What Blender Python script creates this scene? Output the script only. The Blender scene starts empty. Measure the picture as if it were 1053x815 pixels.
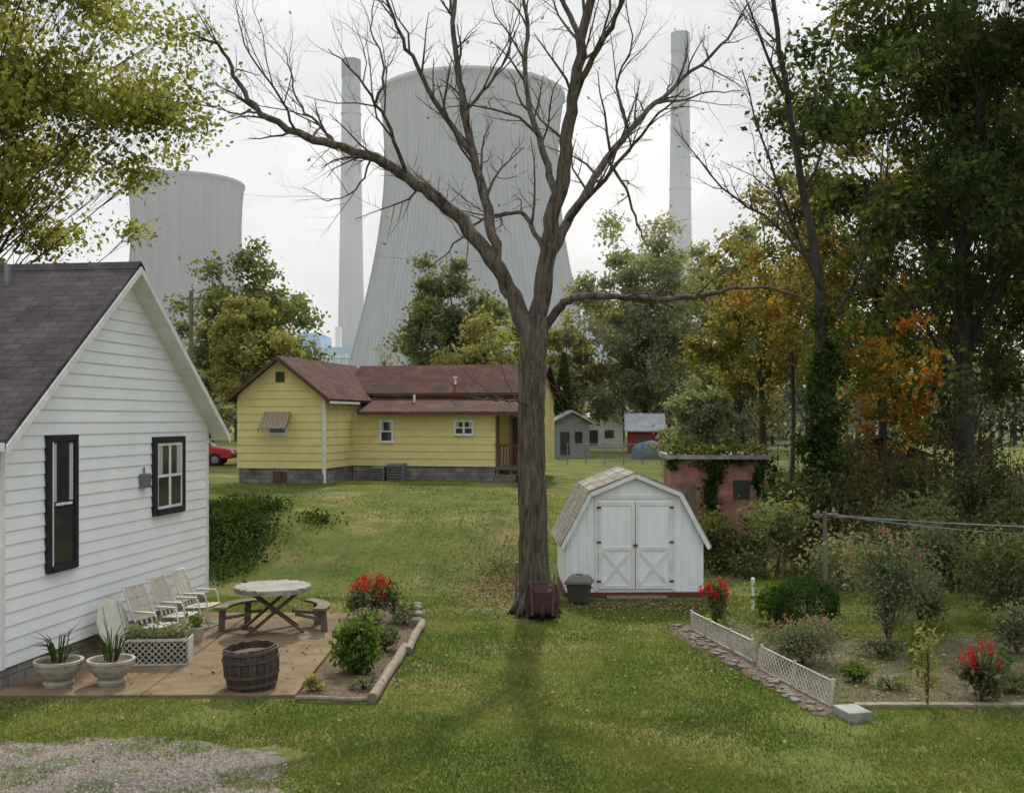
import bpy, math, random
import numpy as np
from mathutils import Vector, Matrix
random.seed(11)
rng = np.random.default_rng(11)
scene = bpy.context.scene
R = math.radians

# ---------------------------------------------------------------- materials
def nt(name):
    m = bpy.data.materials.new(name); m.use_nodes = True
    t = m.node_tree; t.nodes.clear()
    return m, t
def nd(t, typ, **kw):
    n = t.nodes.new(typ)
    for k, v in kw.items():
        if hasattr(n, k): setattr(n, k, v)
    return n
def c4(c): return (c[0], c[1], c[2], 1)

def M(name, c1, c2=None, scale=4, rough=.8, bump=.1, bscale=40, stretch=(1,1,1), metal=0, c3=None, s3=1.0, t3=.55, spec=.3, detail=6, bd=.01, w3=.08):
    m, t = nt(name); c2 = c2 or c1
    L = t.links.new
    tc = nd(t,'ShaderNodeTexCoord'); mp = nd(t,'ShaderNodeMapping'); mp.inputs['Scale'].default_value = stretch
    L(tc.outputs['Object'], mp.inputs['Vector'])
    n1 = nd(t,'ShaderNodeTexNoise'); n1.inputs['Scale'].default_value = scale; n1.inputs['Detail'].default_value = detail; n1.inputs['Roughness'].default_value=.65
    L(mp.outputs[0], n1.inputs['Vector'])
    r = nd(t,'ShaderNodeValToRGB'); r.color_ramp.elements[0].position=.35; r.color_ramp.elements[1].position=.65
    r.color_ramp.elements[0].color=c4(c1); r.color_ramp.elements[1].color=c4(c2)
    L(n1.outputs[0], r.inputs[0]); col = r.outputs[0]
    if c3:
        n3 = nd(t,'ShaderNodeTexNoise'); n3.inputs['Scale'].default_value=s3; n3.inputs['Detail'].default_value=7; n3.inputs['Roughness'].default_value=.7
        L(mp.outputs[0], n3.inputs['Vector'])
        mr = nd(t,'ShaderNodeMapRange'); mr.inputs[1].default_value=t3; mr.inputs[2].default_value=t3+w3
        L(n3.outputs[0], mr.inputs[0])
        mx = nd(t,'ShaderNodeMix', data_type='RGBA'); mx.inputs[7].default_value=c4(c3)
        L(mr.outputs[0], mx.inputs[0]); L(col, mx.inputs[6]); col = mx.outputs[2]
    p = nd(t,'ShaderNodeBsdfPrincipled'); p.inputs['Roughness'].default_value=rough; p.inputs['Metallic'].default_value=metal
    p.inputs['Specular IOR Level'].default_value=spec
    L(col, p.inputs['Base Color'])
    if bump:
        nb = nd(t,'ShaderNodeTexNoise'); nb.inputs['Scale'].default_value=bscale; nb.inputs['Detail'].default_value=5
        L(mp.outputs[0], nb.inputs['Vector'])
        b = nd(t,'ShaderNodeBump'); b.inputs['Strength'].default_value=bump; b.inputs['Distance'].default_value=bd
        L(nb.outputs[0], b.inputs['Height']); L(b.outputs[0], p.inputs['Normal'])
    o = nd(t,'ShaderNodeOutputMaterial'); L(p.outputs[0], o.inputs[0])
    return m

def LF(name, cols, trans=.45, nscale=.5, nmix=.5):
    """leaf material: colour varies leaf by leaf and clump by clump, partly translucent"""
    m, t = nt(name); L = t.links.new
    g = nd(t,'ShaderNodeNewGeometry'); tc = nd(t,'ShaderNodeTexCoord')
    n = nd(t,'ShaderNodeTexNoise'); n.inputs['Scale'].default_value=nscale; n.inputs['Detail'].default_value=2
    L(tc.outputs['Object'], n.inputs['Vector'])
    mr = nd(t,'ShaderNodeMapRange'); mr.inputs[1].default_value=.32; mr.inputs[2].default_value=.68; L(n.outputs[0], mr.inputs[0])
    mx = nd(t,'ShaderNodeMix', data_type='FLOAT'); mx.inputs[0].default_value=nmix
    L(g.outputs['Random Per Island'], mx.inputs[2]); L(mr.outputs[0], mx.inputs[3])
    r = nd(t,'ShaderNodeValToRGB'); e = r.color_ramp.elements
    while len(e) < len(cols): e.new(.5)
    for i,c in enumerate(cols):
        e[i].position = .12+.76*i/(len(cols)-1) if len(cols)>1 else 0; e[i].color=c4(c)
    L(mx.outputs[0], r.inputs[0])
    d = nd(t,'ShaderNodeBsdfDiffuse')
    L(r.outputs[0], d.inputs[0]); o = nd(t,'ShaderNodeOutputMaterial')
    if trans<=0: L(d.outputs[0], o.inputs[0]); return m
    tr = nd(t,'ShaderNodeBsdfTranslucent')
    hs = nd(t,'ShaderNodeMix', data_type='RGBA', blend_type='MULTIPLY'); hs.inputs[0].default_value=1; hs.inputs[7].default_value=(1.5,1.5,.8,1)
    L(r.outputs[0], hs.inputs[6]); L(hs.outputs[2], tr.inputs[0])
    ms = nd(t,'ShaderNodeMixShader'); ms.inputs[0].default_value=trans; L(d.outputs[0], ms.inputs[1]); L(tr.outputs[0], ms.inputs[2])
    L(ms.outputs[0], o.inputs[0])
    return m

def shingle(name, c1, c2, axis='x', rowh=.14, w=.3):
    m, t = nt(name); L = t.links.new
    tc = nd(t,'ShaderNodeTexCoord'); s = nd(t,'ShaderNodeSeparateXYZ'); L(tc.outputs['Object'], s.inputs[0])
    k = nd(t,'ShaderNodeMath', operation='MULTIPLY'); k.inputs[1].default_value=1.6; L(s.outputs[2], k.inputs[0])
    c = nd(t,'ShaderNodeCombineXYZ'); L(s.outputs[0 if axis=='x' else 1], c.inputs[0]); L(k.outputs[0], c.inputs[1])
    b = nd(t,'ShaderNodeTexBrick'); b.inputs['Scale'].default_value=1; b.inputs['Brick Width'].default_value=w; b.inputs['Row Height'].default_value=rowh
    b.inputs['Mortar Size'].default_value=.008; b.inputs['Color1'].default_value=c4(c1); b.inputs['Color2'].default_value=c4(c2); b.inputs['Mortar'].default_value=c4([x*.45 for x in c1])
    L(c.outputs[0], b.inputs['Vector'])
    n = nd(t,'ShaderNodeTexNoise'); n.inputs['Scale'].default_value=1.3; n.inputs['Detail'].default_value=8; n.inputs['Roughness'].default_value=.7; L(tc.outputs['Object'], n.inputs['Vector'])
    mr = nd(t,'ShaderNodeMapRange'); mr.inputs[1].default_value=.3; mr.inputs[2].default_value=.7; mr.inputs[3].default_value=.5; mr.inputs[4].default_value=1.5; L(n.outputs[0], mr.inputs[0])
    mx = nd(t,'ShaderNodeMix', data_type='RGBA', blend_type='MULTIPLY'); mx.inputs[0].default_value=1; L(b.outputs[0], mx.inputs[6]); L(mr.outputs[0], mx.inputs[7])
    p = nd(t,'ShaderNodeBsdfPrincipled'); p.inputs['Roughness'].default_value=.9; p.inputs['Specular IOR Level'].default_value=.12; L(mx.outputs[2], p.inputs['Base Color'])
    bp = nd(t,'ShaderNodeBump'); bp.inputs['Strength'].default_value=.5; bp.inputs['Distance'].default_value=.01; L(b.outputs['Fac'], bp.inputs['Height']); bp.invert=True; L(bp.outputs[0], p.inputs['Normal'])
    o = nd(t,'ShaderNodeOutputMaterial'); L(p.outputs[0], o.inputs[0])
    return m

def blocks(name, c1, c2, mortar, w=.4, h=.2, ax=0):
    m, t = nt(name); L = t.links.new
    tc = nd(t,'ShaderNodeTexCoord'); s = nd(t,'ShaderNodeSeparateXYZ'); L(tc.outputs['Object'], s.inputs[0])
    ad = nd(t,'ShaderNodeMath', operation='ADD'); L(s.outputs[0], ad.inputs[0]); L(s.outputs[1], ad.inputs[1])
    c = nd(t,'ShaderNodeCombineXYZ'); L(ad.outputs[0], c.inputs[0]); L(s.outputs[2], c.inputs[1])
    b = nd(t,'ShaderNodeTexBrick'); b.inputs['Scale'].default_value=1; b.inputs['Brick Width'].default_value=w; b.inputs['Row Height'].default_value=h
    b.inputs['Mortar Size'].default_value=.012; b.inputs['Color1'].default_value=c4(c1); b.inputs['Color2'].default_value=c4(c2); b.inputs['Mortar'].default_value=c4(mortar)
    L(c.outputs[0], b.inputs['Vector'])
    n = nd(t,'ShaderNodeTexNoise'); n.inputs['Scale'].default_value=1.6; n.inputs['Detail'].default_value=7; L(tc.outputs['Object'], n.inputs['Vector'])
    mr = nd(t,'ShaderNodeMapRange'); mr.inputs[1].default_value=.3; mr.inputs[2].default_value=.7; mr.inputs[3].default_value=.55; mr.inputs[4].default_value=1.35; L(n.outputs[0], mr.inputs[0])
    mx = nd(t,'ShaderNodeMix', data_type='RGBA', blend_type='MULTIPLY'); mx.inputs[0].default_value=1; L(b.outputs[0], mx.inputs[6]); L(mr.outputs[0], mx.inputs[7])
    p = nd(t,'ShaderNodeBsdfPrincipled'); p.inputs['Roughness'].default_value=.9; L(mx.outputs[2], p.inputs['Base Color'])
    o = nd(t,'ShaderNodeOutputMaterial'); L(p.outputs[0], o.inputs[0])
    return m

def glassm(name):
    m, t = nt(name); p = nd(t,'ShaderNodeBsdfPrincipled'); p.inputs['Base Color'].default_value=(.03,.035,.035,1); p.inputs['Roughness'].default_value=.06
    p.inputs['Specular IOR Level'].default_value=.6
    o = nd(t,'ShaderNodeOutputMaterial'); t.links.new(p.outputs[0], o.inputs[0]); return m

white = M('white_siding_paint',(.84,.85,.86),(.77,.79,.80),scale=1.2,rough=.55,bump=.05,c3=(.66,.68,.64),s3=2.2,t3=.62,w3=.2)
whitetrim = M('white_trim',(.78,.78,.76),(.62,.62,.58),scale=3,rough=.6,bump=.1)
latt = M('weathered_lattice',(.55,.53,.47),(.36,.34,.28),scale=5,rough=.8,bump=.1)
shedwhite = M('shed_paint',(.84,.86,.88),(.74,.77,.78),scale=2,rough=.6,bump=.15,stretch=(3,3,.5),c3=(.50,.49,.42),s3=2.5,t3=.66,w3=.2)
black = M('black_trim',(.012,.016,.018),(.02,.025,.03),rough=.5)
glass = glassm('window_glass')
curtain = M('curtain',(.5,.5,.48),(.35,.36,.36),scale=8,stretch=(1,4,.2),rough=.9)
foundm = blocks('foundation_block',(.24,.22,.20),(.15,.145,.13),(.10,.10,.09))
yellow = M('yellow_siding',(.76,.64,.30),(.67,.56,.25),scale=1.5,rough=.75,bump=.1,c3=(.50,.42,.21),s3=1.4,t3=.56,w3=.3)
roofgrey = shingle('grey_shingles',(.088,.072,.078),(.055,.047,.055),'x',.16,.32)
roofbr_y = shingle('brown_shingles_wing',(.088,.036,.027),(.052,.024,.020),'y',.2,.4)
roofbr_x = shingle('brown_shingles_main',(.088,.036,.027),(.052,.024,.020),'x',.2,.4)
roofshed = shingle('tan_shingles',(.27,.245,.205),(.18,.165,.14),'y',.14,.3)
barkm = M('bark',(.035,.026,.02),(.17,.14,.11),scale=13,rough=.95,bump=1,bscale=18,stretch=(1,1,.16),c3=(.17,.175,.13),s3=5,t3=.56,w3=.15,bd=.08)
barkg = M('bark_dark',(.03,.025,.02),(.08,.068,.055),scale=6,rough=.95,bump=.8,bscale=14,stretch=(1,1,.25),bd=.03)
woodold = M('weathered_wood',(.20,.16,.12),(.10,.08,.06),scale=6,stretch=(1,1,.2),rough=.9,bump=.4)
woodbr = M('brown_wood',(.13,.07,.045),(.08,.045,.03),scale=5,rough=.85,bump=.3)
barrelw = M('barrel_staves',(.045,.03,.026),(.10,.07,.055),scale=7,stretch=(2,2,.2),rough=.85,bump=.5)
iron = M('rusty_iron',(.05,.045,.045),(.10,.07,.055),scale=8,rough=.6,bump=.2)
concr = M('old_concrete',(.33,.32,.28),(.20,.19,.165),scale=3,rough=.9,bump=.3,c3=(.15,.16,.10),s3=2.5,t3=.6,w3=.15)
patiom = M('patio_concrete',(.23,.165,.10),(.15,.105,.065),scale=1.8,rough=.95,bump=.4,c3=(.085,.072,.043),s3=1.6,t3=.50,w3=.22,spec=.1,detail=10)
soil = M('soil',(.09,.055,.035),(.16,.11,.07),scale=6,rough=1,bump=1,bscale=30,bd=.04)
gravelm = M('gravel_base',(.24,.20,.17),(.13,.10,.08),scale=12,rough=1,bump=1,bscale=40,bd=.03,c3=(.09,.10,.04),s3=1.5,t3=.50)
redpaint = M('red_car_paint',(.45,.02,.02),(.40,.02,.02),rough=.25,bump=0,spec=.5)
bluetarp = M('blue_grey_tarp',(.13,.18,.22),(.08,.12,.15),scale=2,rough=.8,bump=.4,bscale=6,bd=.1)
maroon = M('maroon_paint',(.075,.026,.022),(.04,.02,.016),scale=9,rough=.85,bump=.1)
galv = M('galvanised_metal',(.26,.27,.28),(.15,.16,.17),scale=5,rough=.55,metal=.5)
darkp = M('dark_plastic',(.05,.05,.045),(.03,.03,.03),rough=.5)
binm = M('bin_plastic',(.05,.05,.045),(.075,.07,.06),scale=5,rough=.6,bump=.1)
lidm = M('bin_lid_plastic',(.17,.155,.13),(.11,.10,.085),scale=5,rough=.6,bump=.1)
rubber = M('tyre_rubber',(.02,.02,.02),rough=.9,bump=0)
whitemet = M('white_enamel',(.66,.65,.58),(.52,.50,.42),scale=6,rough=.4,bump=.05)
strapm = M('chair_webbing',(.50,.46,.38),(.38,.34,.27),scale=10,rough=.7)
brickm = blocks('pink_block',(.36,.165,.12),(.27,.125,.095),(.21,.13,.10),.4,.2)
redbarn = M('red_boards',(.26,.035,.03),(.18,.03,.025),scale=3,rough=.8)
tin = M('tin_roof',(.42,.44,.46),(.3,.31,.33),scale=2,rough=.5,metal=.3)
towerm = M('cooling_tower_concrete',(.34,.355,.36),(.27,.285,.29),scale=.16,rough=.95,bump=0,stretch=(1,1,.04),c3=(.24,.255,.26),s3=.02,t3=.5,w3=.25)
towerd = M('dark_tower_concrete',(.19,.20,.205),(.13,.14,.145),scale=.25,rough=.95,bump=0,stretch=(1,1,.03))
chim = M('chimney_concrete',(.34,.355,.365),(.28,.295,.30),scale=.06,rough=.9,bump=0,stretch=(1,1,.3))
plantm = M('plant_cladding',(.20,.38,.58),(.34,.48,.62),scale=.05,rough=.6,bump=0,stretch=(1,1,.2))
wirem = M('cable',(.02,.02,.02),rough=.6,bump=0)
terrac = M('planter_stone',(.44,.41,.34),(.28,.26,.2),scale=7,rough=.9,bump=.4)
boardm = M('edging_board',(.27,.22,.16),(.15,.12,.085),scale=6,rough=.9,bump=.5)

# leaves
lf_left = LF('leaves_olive_yellow',[(.085,.10,.033),(.16,.17,.052),(.26,.245,.082),(.33,.285,.105)],.5,.35)
lf_dark = LF('leaves_dark_green',[(.020,.038,.015),(.042,.066,.023),(.08,.10,.033),(.15,.14,.045)],.42,.35)
lf_green = LF('leaves_green',[(.07,.09,.045),(.105,.13,.06),(.15,.165,.08),(.20,.20,.09)],.45,.25)
lf_yel = LF('leaves_yellow_green',[(.15,.155,.065),(.22,.215,.085),(.29,.265,.11),(.26,.25,.12)],.45,.25)
lf_grey = LF('leaves_hazy_grey_green',[(.15,.17,.105),(.20,.22,.135),(.26,.27,.165),(.30,.28,.17)],.45,.2)  # lightened so the colour itself carries haze on mid-distance trees
lf_orange = LF('leaves_orange',[(.09,.10,.03),(.15,.14,.04),(.30,.16,.045),(.40,.18,.045),(.34,.09,.035)],.5,.5)
lf_rust = LF('leaves_rust_green',[(.09,.10,.045),(.15,.15,.06),(.23,.18,.065),(.18,.17,.07)],.45,.4)
lf_thick = LF('leaves_thicket',[(.018,.030,.012),(.04,.056,.021),(.08,.09,.034),(.13,.12,.05),(.11,.07,.04)],.35,.6)
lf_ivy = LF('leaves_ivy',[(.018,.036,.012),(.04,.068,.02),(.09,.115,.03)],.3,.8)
lf_box = LF('leaves_boxwood',[(.018,.04,.012),(.035,.07,.018),(.06,.10,.026)],.25,2)
lf_bright = LF('leaves_bright',[(.05,.09,.018),(.085,.14,.03),(.13,.18,.045)],.5,1)
lf_rose = LF('leaves_rose',[(.08,.11,.06),(.13,.16,.09),(.22,.21,.13),(.22,.15,.11)],.4,1)
lf_red = LF('petals_red',[(.24,.008,.012),(.44,.014,.022),(.55,.03,.05)],.3,3)
lf_pink = LF('petals_pink',[(.30,.12,.11),(.4,.19,.16)],.35,3)
lf_fallen = LF('fallen_leaves',[(.11,.07,.04),(.20,.14,.075),(.34,.28,.18),(.15,.08,.045)],.1,3,.2)
lf_grass = LF('grass_blades',[(.050,.085,.020),(.085,.125,.030),(.125,.155,.040),(.205,.19,.07)],.42,.45,.6)

# ---------------------------------------------------------------- mesh tools
def empty(name, loc=(0,0,0), rz=0):
    o = bpy.data.objects.new(name, None); o.location=loc; o.rotation_euler=(0,0,rz); o.empty_display_size=.3
    scene.collection.objects.link(o); return o
def link(name, me, mat, parent=None, smooth=False):
    o = bpy.data.objects.new(name, me); me.materials.append(mat)
    scene.collection.objects.link(o)
    if parent: o.parent = parent
    if smooth: me.polygons.foreach_set('use_smooth', [True]*len(me.polygons))
    return o
class B:
    def __init__(s): s.v=[]; s.f=[]
    def add(s, vs, fs):
        k=len(s.v); s.v+= [tuple(map(float,v)) for v in vs]; s.f += [tuple(i+k for i in f) for f in fs]; return s
    def box(s,x0,x1,y0,y1,z0,z1, m=None):
        vs=[(x0,y0,z0),(x1,y0,z0),(x1,y1,z0),(x0,y1,z0),(x0,y0,z1),(x1,y0,z1),(x1,y1,z1),(x0,y1,z1)]
        if m is not None: vs=[tuple(m@Vector(v)) for v in vs]
        return s.add(vs,[(0,3,2,1),(4,5,6,7),(0,1,5,4),(1,2,6,5),(2,3,7,6),(3,0,4,7)])
    def beam(s,p,q,w,h=None,up=(0,0,1)):
        h=h or w; p=Vector(p);q=Vector(q);d=(q-p); L=d.length; d.normalize(); u=Vector(up)
        if abs(d.dot(u))>.95: u=Vector((1,0,0))
        a=d.cross(u).normalized(); b=a.cross(d)
        vs=[p+a*w/2*i+b*h/2*j for (i,j) in ((-1,-1),(1,-1),(1,1),(-1,1))]; vs+= [v+d*L for v in vs]
        return s.add(vs,[(0,1,2,3),(7,6,5,4),(0,4,5,1),(1,5,6,2),(2,6,7,3),(3,7,4,0)])
    def tube(s,pts,rad,n=6,cap=True,rough=0):
        P=np.array([tuple(p) for p in pts],float); m=len(P)
        if np.isscalar(rad): rad=[rad]*m
        T=np.gradient(P,axis=0); T/= (np.linalg.norm(T,axis=1,keepdims=True)+1e-9)
        ref=np.array([0.,0,1.]) if abs((P[-1]-P[0])[2])<.8*np.linalg.norm(P[-1]-P[0]) else np.array([1.,.1,0])
        A=np.cross(T,ref); A/= (np.linalg.norm(A,axis=1,keepdims=True)+1e-9); C=np.cross(A,T)
        th=np.arange(n)*2*np.pi/n
        rr=np.array(rad)[:,None,None]*np.ones((m,n,1))
        if rough: rr=rr*(1+rough*rng.normal(size=(m,n,1))+rough*1.2*rng.normal(size=(1,n,1)))
        V=(P[:,None,:]+rr*(np.cos(th)[None,:,None]*A[:,None,:]+np.sin(th)[None,:,None]*C[:,None,:])).reshape(-1,3)
        k=len(s.v); s.v += [tuple(v) for v in V.tolist()]
        for i in range(m-1):
            a=k+i*n; b=a+n
            for j in range(n):
                j2=(j+1)%n; s.f.append((a+j,a+j2,b+j2,b+j))
        if cap:
            s.f.append(tuple(k+j for j in range(n))[::-1]); s.f.append(tuple(k+(m-1)*n+j for j in range(n)))
        return s
    def lathe(s,prof,n=24,c=(0,0,0),cap=False):
        k=len(s.v)
        for (r,z) in prof:
            for j in range(n):
                a=2*math.pi*j/n; s.v.append((c[0]+r*math.cos(a),c[1]+r*math.sin(a),c[2]+z))
        for i in range(len(prof)-1):
            for j in range(n):
                j2=(j+1)%n; a=k+i*n;b=a+n; s.f.append((a+j,a+j2,b+j2,b+j))
        if cap:
            s.f.append(tuple(k+j for j in range(n))[::-1]); s.f.append(tuple(k+(len(prof)-1)*n+j for j in range(n)))
        return s
    def prism(s,poly,y0,y1,axis='y'):
        n=len(poly)
        if axis=='y': vs=[(a,y0,b) for a,b in poly]+[(a,y1,b) for a,b in poly]
        elif axis=='x': vs=[(y0,a,b) for a,b in poly]+[(y1,a,b) for a,b in poly]
        else: vs=[(a,b,y0) for a,b in poly]+[(a,b,y1) for a,b in poly]
        fs=[tuple(range(n)),tuple(range(2*n-1,n-1,-1))]+[(i,i+n,(i+1)%n+n,(i+1)%n) for i in range(n)]
        return s.add(vs,fs)
    def make(s,name,mat,parent=None,smooth=False,bevel=0):
        me=bpy.data.meshes.new(name); me.from_pydata(s.v,[],s.f); me.update()
        o=link(name,me,mat,parent,smooth)
        if bevel:
            b=o.modifiers.new('bevel','BEVEL'); b.width=bevel; b.segments=2; b.limit_method='ANGLE'
        return o

def leafmesh(name, C, size, mat, parent=None, aspect=.5, flat=0.0, var=.4, fold=.25):
    C=np.asarray(C,float); N=len(C)
    a=rng.normal(size=(N,3)); a[:,2]*=(1-flat); a/=np.linalg.norm(a,axis=1,keepdims=True)
    b=rng.normal(size=(N,3)); b[:,2]*=(1-flat); b=np.cross(a,np.cross(b,a)); b/= (np.linalg.norm(b,axis=1,keepdims=True)+1e-9)
    nrm=np.cross(a,b)
    s=(np.asarray(size)*(1+var*(rng.random(N)*2-1)))[:,None]
    V=np.empty((N,4,3)); V[:,0]=C-a*s*.5; V[:,1]=C+b*s*aspect*.5+nrm*s*fold*.3; V[:,2]=C+a*s*.5; V[:,3]=C-b*s*aspect*.5+nrm*s*fold*.3
    me=bpy.data.meshes.new(name); me.vertices.add(N*4); me.vertices.foreach_set('co',V.reshape(-1))
    me.loops.add(N*4); me.loops.foreach_set('vertex_index',np.arange(N*4)); me.polygons.add(N)
    me.polygons.foreach_set('loop_start',np.arange(N)*4)
    try: me.polygons.foreach_set('loop_total',np.full(N,4))
    except Exception: pass
    me.update(calc_edges=True); me.validate()
    return link(name,me,mat,parent)

def smooth_pts(pts, k=4):
    P=[Vector(p) for p in pts]; P=[P[0]*2-P[1]]+P+[P[-1]*2-P[-2]]; out=[]
    for i in range(1,len(P)-2):
        for j in range(k):
            t=j/k; a,b,c,d=P[i-1],P[i],P[i+1],P[i+2]
            out.append(.5*((2*b)+(c-a)*t+(2*a-5*b+4*c-d)*t*t+(3*b-a-3*c+d)*t**3))
    out.append(P[-2]); return out

# ---------------------------------------------------------------- terrain
def ss(t): t=np.clip(t,0,1); return t*t*(3-2*t)
def hgt(x,y):
    x=np.asarray(x,float); y=np.asarray(y,float)
    a=1.3*ss((y-25.0-.7*np.sin(x*.35))/(5.2))+.20*ss((y-31)/(10)); b=1.5*ss((y-27)/(30)); w=ss((x+.5)/5.5)
    a=a+.12*np.sin(x*.8+1)*np.exp(-((y-31)/4)**2)
    return a*(1-w)+b*w
def H(x,y): return float(hgt(x,y))

xs=np.concatenate([-np.geomspace(1200,24,26),np.arange(-23.5,23.6,.5),np.geomspace(24,1200,26)])
ys=np.concatenate([[-60,-30,-10,0,5],np.arange(8,62,.5),np.geomspace(63,1800,34)])
X,Y=np.meshgrid(xs,ys); Z=hgt(X,Y)
V=np.stack([X,Y,Z],-1).reshape(-1,3); nx=len(xs); ny=len(ys)
F=[(j*nx+i,j*nx+i+1,(j+1)*nx+i+1,(j+1)*nx+i) for j in range(ny-1) for i in range(nx-1)]
me=bpy.data.meshes.new('ground'); me.from_pydata(V.tolist(),[],F); me.update()
groundm=M('lawn',(.075,.10,.026),(.135,.145,.042),scale=.9,rough=1,bump=.8,bscale=22,bd=.04,c3=(.225,.175,.085),s3=.42,t3=.52,w3=.14,spec=.05,detail=12)
link('ground',me,groundm,smooth=True)

def sheet(name, poly, z, mat, jitter=.06, sub=8):
    P=[]; n=len(poly)
    for i in range(n):
        a=Vector(poly[i]); b=Vector(poly[(i+1)%n])
        for k in range(sub):
            p=a.lerp(b,k/sub); P.append((p.x+random.uniform(-jitter,jitter),p.y+random.uniform(-jitter,jitter)))
    me=bpy.data.meshes.new(name); me.from_pydata([(x,y,z+H(x,y)) for x,y in P],[],[tuple(range(len(P)))]); me.update()
    return link(name,me,mat)
sheet('gravel',[(-9,8.5),(-2.4,8.5),(-2.6,11.8),(-2.8,12.9),(-4.4,13.4),(-6.6,13.2),(-9,12.4)],.006,gravelm,.12,10)
gardm=M('garden_soil',(.13,.095,.06),(.08,.09,.038),scale=3,rough=1,bump=1,bscale=25,bd=.05,c3=(.18,.14,.095),s3=1.3,t3=.52)
sheet('garden_bed',[(3.55,20.4),(4.15,17.4),(4.55,15.05),(9.5,15.0),(11,17.0),(10,19.6),(6.2,19.4),(5.4,20.9)],.006,gardm,.08,8)
sheet('bark_mulch',[(3.0,20.9),(3.4,20.9),(4.0,17.8),(4.5,14.6),(4.1,14.4),(3.5,17.3),(2.95,19.7)],.010,M('mulch',(.09,.055,.04),(.17,.13,.10),scale=15,rough=1,bump=1,bscale=40,bd=.03),.07,8)
pb=B()
for i in range(7000):
    x=random.uniform(-8,-2.3); y=random.uniform(10.8,13.4)
    if y>13.2-.5*abs(x+4.8)*.35 or (x>-3.0 and y>12.4): continue
    if math.sin(x*2.1+1)*math.sin(y*3.3)>.35 and random.random()<.8: continue
    r=random.uniform(.008,.026); a=random.uniform(0,3); zz=.006
    c,s=math.cos(a),math.sin(a)
    vs=[(x+c*r,y+s*r,zz),(x-s*r*.8,y+c*r*.8,zz),(x-c*r,y-s*r,zz),(x+s*r*.8,y-c*r*.8,zz),(x+random.uniform(-.3,.3)*r,y,zz+r*.8)]
    pb.add(vs,[(0,1,4),(1,2,4),(2,3,4),(3,0,4)])
pb.make('gravel_stones',LF('pebbles',[(.16,.13,.12),(.29,.25,.225),(.42,.39,.36),(.24,.16,.12)],0,2,.2))

# grass
def grass(name,N,y0,y1,h,w,p=1.15):
    y=y0+(y1-y0)*rng.random(N)**p; half=(y*.52+1); x=(rng.random(N)*2-1)*half
    keep=np.ones(N,bool)
    def rect(a,b,c,d,p=1.0): 
        nonlocal keep
        keep &= ~((x>a)&(x<b)&(y>c)&(y<d)&(rng.random(N)<p))
    rect(-30,-7.35,15.2,23.2); rect(-7.6,-3.05,15.25,21.85); rect(-7.2,-6.3,20,22.7); rect(-3.1,-1.8,15.0,22.4,.93); rect(1.0,4.5,23.6,27)
    g=(x<-2.5+.2*np.sin(y*5))&(y<13.3-.18*np.abs(x+4.8)+.12*np.sin(x*6)); gs=(np.sin(x*2.1+1)*np.sin(y*3.3)>.35); keep &= ~(g&(rng.random(N)<np.where(gs,.6,.95)))
    gb=(x>3.5+(20.2-y)*.19)&(x<10.5)&(y>15)&(y<20); keep &= ~(gb&(rng.random(N)<.65))
    keep &= ~((x>3.0+(20.4-y)*.19)&(x<3.5+(20.4-y)*.19)&(y>14.4)&(y<20.6)&(rng.random(N)<.9))
    dd=np.hypot((x+.2)/1.1,(y-25.0)/3.4); keep &= ~(rng.random(N)<np.clip(1.7-1.3*dd,0,.92))
    wn=np.sin(x*.9+1.7*np.sin(y*.35))*np.sin(y*.55+1.1*np.sin(x*.6))+.5*np.sin(x*2.3+y)*np.sin(y*1.9-x*.7); keep &= ~(rng.random(N)<np.clip(wn*.9-.25+.22*(y>24),0,.75))
    x=x[keep];y=y[keep];n=len(x); z=hgt(x,y)
    patch=.75+.5*np.sin(x*1.3+np.sin(y*.9)*2)*np.sin(y*1.1+x*.4)
    hh=h*(.5+rng.random(n))*(.8+.35*patch); ww=w*(.7+.6*rng.random(n)); th=rng.random(n)*np.pi; lean=rng.normal(size=(n,2))*.6*hh[:,None]
    V=np.empty((n,3,3)); V[:,0]=np.stack([x-np.cos(th)*ww,y-np.sin(th)*ww,z-.003],1); V[:,1]=np.stack([x+np.cos(th)*ww,y+np.sin(th)*ww,z-.003],1)
    V[:,2]=np.stack([x+lean[:,0],y+lean[:,1],z+hh],1)
    me=bpy.data.meshes.new(name); me.vertices.add(n*3); me.vertices.foreach_set('co',V.reshape(-1)); me.loops.add(n*3)
    me.loops.foreach_set('vertex_index',np.arange(n*3)); me.polygons.add(n); me.polygons.foreach_set('loop_start',np.arange(n)*3)
    me.update(calc_edges=True); me.validate(); link(name,me,lf_grass)
grass('grass',320000,10.6,24,.038,.008)
grass('grass.001',100000,23.5,41,.04,.013,1.0)

# fallen leaves
n=2000; lx=np.concatenate([rng.normal(1.5,3.5,n),rng.uniform(-9,10,1300),rng.normal(-.2,.6,4200),rng.normal(6.5,1.8,1300),rng.normal(3.4,1.2,900)]); ly=np.concatenate([rng.normal(22,4.5,n),rng.uniform(11,34,1300),rng.normal(25,1.5,4200),rng.uniform(15,21,1300),rng.normal(22.6,.5,900)])
k=(ly>11)&(ly<40)&~((lx<-6.9)&(ly>15)&(ly<23))&~((lx>1)&(lx<4.5)&(ly>23.6)&(ly<27)); lx=lx[k];ly=ly[k]
onp=(lx<-3.1)&(lx>-7.4)&(ly>15.3)&(ly<21.8)
leafmesh('fallen_leaves',np.stack([lx,ly,hgt(lx,ly)+.03+.02*rng.random(len(lx))+.025*onp],1),.055,lf_fallen,flat=.7,aspect=.7)

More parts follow.
